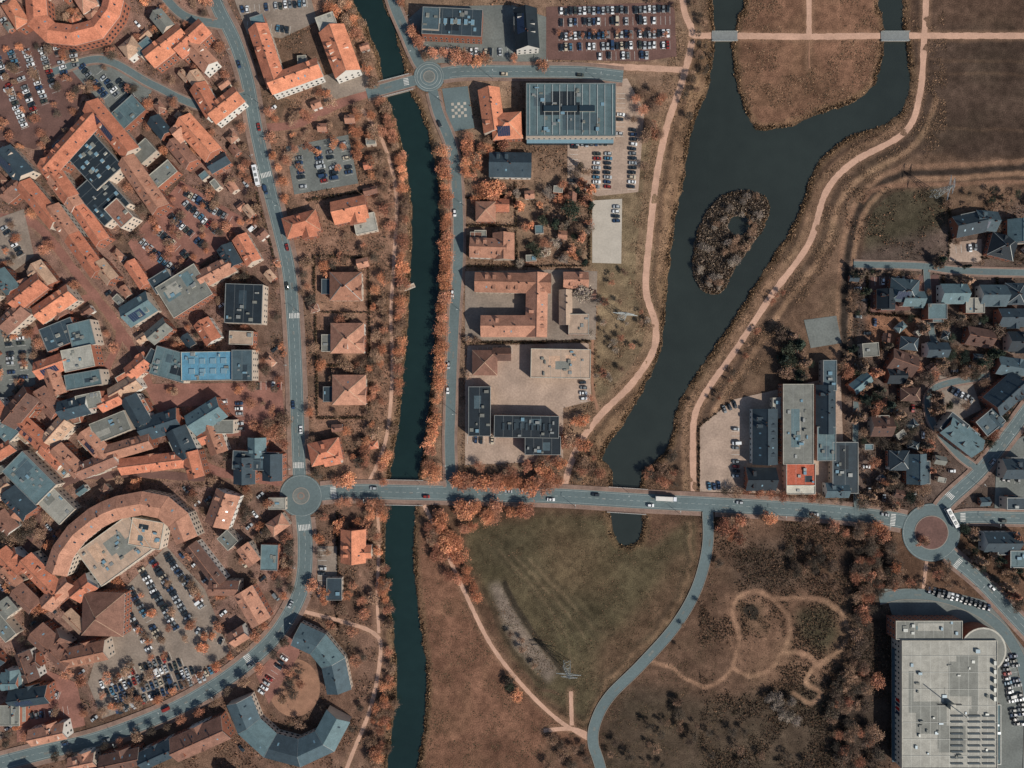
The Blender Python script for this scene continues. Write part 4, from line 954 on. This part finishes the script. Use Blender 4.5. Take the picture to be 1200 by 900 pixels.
van=loft([(-2.5,.9,.35,1.2,.82,1.95),(-2.4,.95,.25,1.2,.85,2.0),(-.5,.96,.25,1.2,.86,2.05),(.9,.96,.25,1.2,.84,2.0),(1.7,.95,.25,1.05,.8,1.2),(2.4,.9,.3,.85,.75,.95),(2.55,.82,.35,.7,.65,.75)],
 [(Pn,Pn),(Pn,Pn),(Pn,G),(G,G),(Pn,Pn),(Pn,Pn)],(-1.6,1.6))
CARC=[(212,216,216)]*4+[(160,166,168)]*4+[(110,116,118)]*3+[(40,48,54)]*6+[(46,66,92)]*3+[(130,46,40)]*1+[(70,110,132),(60,66,60),(176,166,146)]
def car(x,y,a,nm="parked_car",z=0.2,kind=None):
    k=kind or random.choice([hatch,hatch,sedan,sedan,van if random.random()<.2 else hatch])
    o=bpy.data.objects.new(nm if k is not van else nm.replace("car","van"),k); wx,wy=W(x,y); o.location=(wx,wy,z); o.rotation_euler=(0,0,-math.radians(a)); o.color=(*C(*random.choice(CARC),1),1); root.objects.link(o)
bays=MB()
def row(x0,y0,x1,y1,fill=.8,sp=5.4,da=90,ln=10,lines=True):
    d=math.hypot(x1-x0,y1-y0); n=max(1,int(d/sp)); a=math.degrees(math.atan2(y1-y0,x1-x0)); fill=min(.97,fill*1.1)
    nx_,ny_=math.cos(math.radians(a+da)),math.sin(math.radians(a+da))
    for i in range(n+1):
        t=i/n; x=x0+(x1-x0)*t;y=y0+(y1-y0)*t
        if lines:
            f=frame(*W(x,y),-math.radians(a+da)); bays.poly([(*f(u,v),0.222) for u,v in ((-ln/4,-.06),(ln/4,-.06),(ln/4,.06),(-ln/4,.06))],"paint_white")
        if i<n and random.random()<fill:
            xx=x+(x1-x0)/n/2;yy=y+(y1-y0)/n/2; j=random.uniform(-.8,.8); car(xx+nx_*j,yy+ny_*j,a+da+random.choice([0,180])+random.uniform(-3,3),z=0.215)
for yy,f1 in ((14,.85),(27,.5),(43,.8),(56,.75)): row(655,yy,785,yy-3,f1)
row(700,66,760,65,.6)
for x_,ya,yb,f1 in ((673,170,215,.5),(700,178,222,.85),(713,178,222,.75),(742,150,222,.85),(728,110,160,.5)): row(x_,ya,x_-2,yb,f1)
row(668,168,712,167,.9); row(722,240,722,262,.4)
row(350,183,356,222,.7); row(372,172,380,215,.9); row(385,170,393,212,.8); row(402,166,410,205,.6)
for o_ in range(4): row(165+o_*17,282-o_*15,205+o_*17,318-o_*15,.8)
row(212,222,270,258,.8)
for o_ in range(6): row(-5+o_*18,62-o_*2,30+o_*12,150-o_*14,.75)
for o_ in range(3): row(95+o_*22,85+o_*8-8,125+o_*18,120+o_*4-6,.7)
for a_,b_,c_,d_,f1 in ((178,655,222,725,.9),(165,665,208,738,.85),(152,688,190,752,.8),(141,700,176,762,.7),(195,648,238,712,.85),(225,735,262,752,.5)): row(a_,b_,c_,d_,f1)
for k_ in range(4): row(118+k_*6,803+k_*9,200+k_*14,768+k_*6+k_*2,.8)
row(140,832,255,782,.8); row(265,505,262,468,.5); row(280,470,282,505,.5); row(300,452,330,452,.6)
row(282,12,360,4,.7); row(290,30,340,36,.5); row(10,390,16,450,.6); row(5,265,26,300,.7); row(24,388,30,445,.6)
row(560,412,600,410,.3); row(665,410,688,440,.2,lines=False); row(683,445,684,470,.8); row(595,418,640,404,.2,lines=False); row(548,515,580,516,.5)
row(828,570,850,568,.8); row(845,480,870,470,.5,lines=False); row(862,500,862,560,.5)
row(1085,690,1160,712,.85); row(1175,770,1190,850,.7); row(1186,765,1199,850,.6); row(1112,455,1140,470,.8); row(1172,540,1195,545,.6); row(1172,560,1195,562,.5)
row(305,812,335,768,.7); row(378,645,378,698,.5); row(1025,330,1060,328,.5); row(1120,292,1145,290,.5); row(30,800,70,815,.6); row(25,840,80,832,.6); row(505,60,600,62,.5); row(475,20,500,60,.4)
bays.obj("parking_bay_markings")
def along(ri,ts,side,nm="car"):
    p=RS[ri][1]; nn=normals(p)
    for t in ts:
        i=int(t*(len(p)-2)); a=math.degrees(math.atan2(p[i+1][1]-p[i][1],p[i+1][0]-p[i][0])); s_=side
        car(p[i][0]+nn[i][0]*s_,p[i][1]+nn[i][1]*s_,a if s_>0 else a+180,nm,z=0.24+ri*.005+.01)
along(0,(.12,.33,.47,.7,.93),-4.2); along(0,(.2,.4,.56,.82),4.2); along(1,(.3,.5,.66,.86),4); along(1,(.4,.6,.9),-4); along(2,(.2,.5,.7),4.4); along(2,(.33,.62,.9),-4.4)
along(3,(.4,.55,.68,.8,.84),3.8,"parked_car"); along(4,(.4,.8),3.6); along(7,(.3,.6),3.6); along(9,(.3,.5),-3.6); along(8,(.4,),3.5)
k=0
for _ in range(4000):
    x=random.uniform(0,330) if random.random()<.75 else random.uniform(1000,1200); y=random.uniform(0,880) if x<400 else random.uniform(300,600)
    if freerect(x,y,12,6,0 if x>400 else 50):
        a=random.choice((50,-40)) if x<400 else random.choice((0,90)); car(x,y,a,z=0.03); k+=1
        mk=pin([(x-6,y-6),(x+6,y-6),(x+6,y+6),(x-6,y+6)]); occ|=mk
    if k>150: break
def bus():
    mb=MB(); I=lambda u,v:(u,v)
    mb.box(I,-6,6,-1.27,1.27,.35,1.2,"car_paint",bottom=True); mb.box(I,-5.98,5.98,-1.25,1.25,1.2,2.3,"car_glass"); mb.box(I,-6,5.95,-1.27,1.27,2.3,3.0,"car_paint",top="car_paint")
    for u in (-3.5,0,3.2): mb.box(I,u-.9,u+.9,-.7,.7,3.0,3.3,"metal_grey")
    for i in range(9):
        u=-5.9+i*1.45; mb.box(I,u-.06,u+.06,-1.268,1.268,1.2,2.3,"car_paint")
    for u in (-3.6,3.9):
        for s_ in (-1,1):
            pts=[(u+.48*math.cos(t*math.pi/6),.48+.48*math.sin(t*math.pi/6)) for t in range(12)]; mb.poly([(p[0],s_*1.29,p[1]) for p in pts],"rubber")
    return mb.obj("bus",mesh_only=True)
def truck():
    mb=MB(); I=lambda u,v:(u,v)
    mb.box(I,-6.5,3.4,-1.25,1.25,1.1,3.8,"wall_white",bottom=True); mb.box(I,-6.5,3.4,-1.0,1.0,.7,1.1,"rubber")
    mb.box(I,3.9,6.1,-1.2,1.2,.5,1.7,"car_paint",bottom=True); mb.box(I,3.9,5.9,-1.15,1.15,1.7,2.5,"car_glass"); mb.box(I,3.9,5.7,-1.2,1.2,2.5,3.1,"car_paint"); mb.box(I,3.4,3.9,-.9,.9,.6,1.6,"rubber")
    for u in (-5.3,-4.1,-2.9,2.6,5.0):
        for s_ in (-1,1):
            pts=[(u+.5*math.cos(t*math.pi/6),.5+.5*math.sin(t*math.pi/6)) for t in range(12)]; mb.poly([(p[0],s_*1.27,p[1]) for p in pts],"rubber")
    return mb.obj("truck",mesh_only=True)
bm,tm=bus(),truck()
def veh(me,nm,x,y,a,c):
    o=bpy.data.objects.new(nm,me); wx,wy=W(x,y); o.location=(wx,wy,.35); o.rotation_euler=(0,0,-math.radians(a)); o.color=(*C(*c,1),1); root.objects.link(o)
veh(bm,"city_bus",302,207,78,(220,222,222)); veh(bm,"city_bus",1113,606,62,(225,225,220)); veh(tm,"box_truck",780,583.5,3,(210,215,220))
# ------------------------------------------------------------ street lamps, pylons
mb=MB(); I=lambda u,v:(u,v)
mb.box(I,-.09,.09,-.09,.09,0,4,"metal_grey"); mb.box(I,-.06,.06,-.06,.06,4,8,"metal_grey"); mb.box(I,-.05,1.6,-.05,.05,7.9,8.0,"metal_grey",bottom=True); mb.box(I,1.2,2.1,-.16,.16,7.82,7.98,"steel_pale",bottom=True)
lm_=mb.obj("lamp",mesh_only=True)
for ri in (0,1,2,3,4,7,8,9):
    n,p,w,pw,_=RS[ri]; nn=normals(p)
    for i in range(4,len(p)-2,15):
        s_=1 if (i//15)%2 else -1; x=p[i][0]+nn[i][0]*s_*(w/2+2); y=p[i][1]+nn[i][1]*s_*(w/2+2)
        if in_road(x,y,ri,1): continue
        o=bpy.data.objects.new("street_lamp",lm_); wx,wy=W(x,y); o.location=(wx,wy,.3); o.rotation_euler=(0,0,math.atan2(nn[i][1]*s_,-nn[i][0]*s_)); root.objects.link(o)
def bar(mb,a,b,r,m="steel_pale"):
    V=[];F=[];CC=[]; tube(V,F,CC,a,b,r,r,4)
    for f in F: mb.poly([tuple(V[i]) for i in f],m)
def pylon(x,y,ang,h=20):
    mb=MB(); hw=lambda z:1.8*(1-z/h)+.3
    cs=[(-1,-1),(1,-1),(1,1),(-1,1)]; zs=[0,4,8,11.5,14.5,17.5,h]
    for i in range(len(zs)-1):
        for k in range(4):
            a,b=cs[k],cs[(k+1)%4]; w0,w1=hw(zs[i]),hw(zs[i+1])
            bar(mb,(a[0]*w0,a[1]*w0,zs[i]),(a[0]*w1,a[1]*w1,zs[i+1]),.13); bar(mb,(a[0]*w0,a[1]*w0,zs[i]),(b[0]*w1,b[1]*w1,zs[i+1]),.07); bar(mb,(b[0]*w0,b[1]*w0,zs[i]),(a[0]*w1,a[1]*w1,zs[i+1]),.07)
    for z,L in ((14.5,7),(18.2,4.5)):
        for s_ in (-1,1):
            for v in (-.5,.5): bar(mb,(0,v,z),(s_*L,0,z+.1),.14)
            bar(mb,(0,0,z+1.4),(s_*L,0,z+.1),.1); bar(mb,(s_*L,0,z+.1),(s_*L,0,z-1.2),.1); bar(mb,(s_*L*.5,-.3,z),(s_*L*.5,.3,z),.08)
    o=mb.obj("electricity_pylon"); wx,wy=W(x,y); o.location=(wx,wy,-.1); o.rotation_euler=(0,0,math.radians(ang))
pylon(728,371,-8); pylon(664,778,-5); pylon(1094,228,80,18)
# ------------------------------------------------------------ light, world, camera
w=bpy.data.worlds.new("World"); scene.world=w; w.use_nodes=True; nt=w.node_tree
sky=nt.nodes.new("ShaderNodeTexSky"); sky.sky_type='NISHITA'; sky.sun_disc=False
EL=math.radians(39); AZ=math.radians(128)
sky.sun_elevation=EL; sky.sun_rotation=AZ
nt.links.new(sky.outputs[0],nt.nodes["Background"].inputs[0]); nt.nodes["Background"].inputs[1].default_value=0.085
sl=bpy.data.lights.new("sun",'SUN'); sl.energy=4.7; sl.angle=math.radians(0.5); sl.color=(1,0.92,0.83)
so=bpy.data.objects.new("sun",sl); root.objects.link(so)
from mathutils import Vector
dirv=Vector((math.sin(AZ)*math.cos(EL),math.cos(AZ)*math.cos(EL),math.sin(EL)))
so.rotation_euler=(-dirv).to_track_quat('-Z','Y').to_euler()
cam=bpy.data.cameras.new("camera"); cam.lens=24; cam.sensor_width=36; cam.clip_start=1; cam.clip_end=12000
cobj=bpy.data.objects.new("camera",cam); root.objects.link(cobj); cobj.location=(0,0,HC); scene.camera=cobj
scene.view_settings.view_transform='Standard'; scene.view_settings.look='None'; scene.view_settings.exposure=0
print("buildings",NB,"trees",NT,"objects",len(bpy.data.objects))
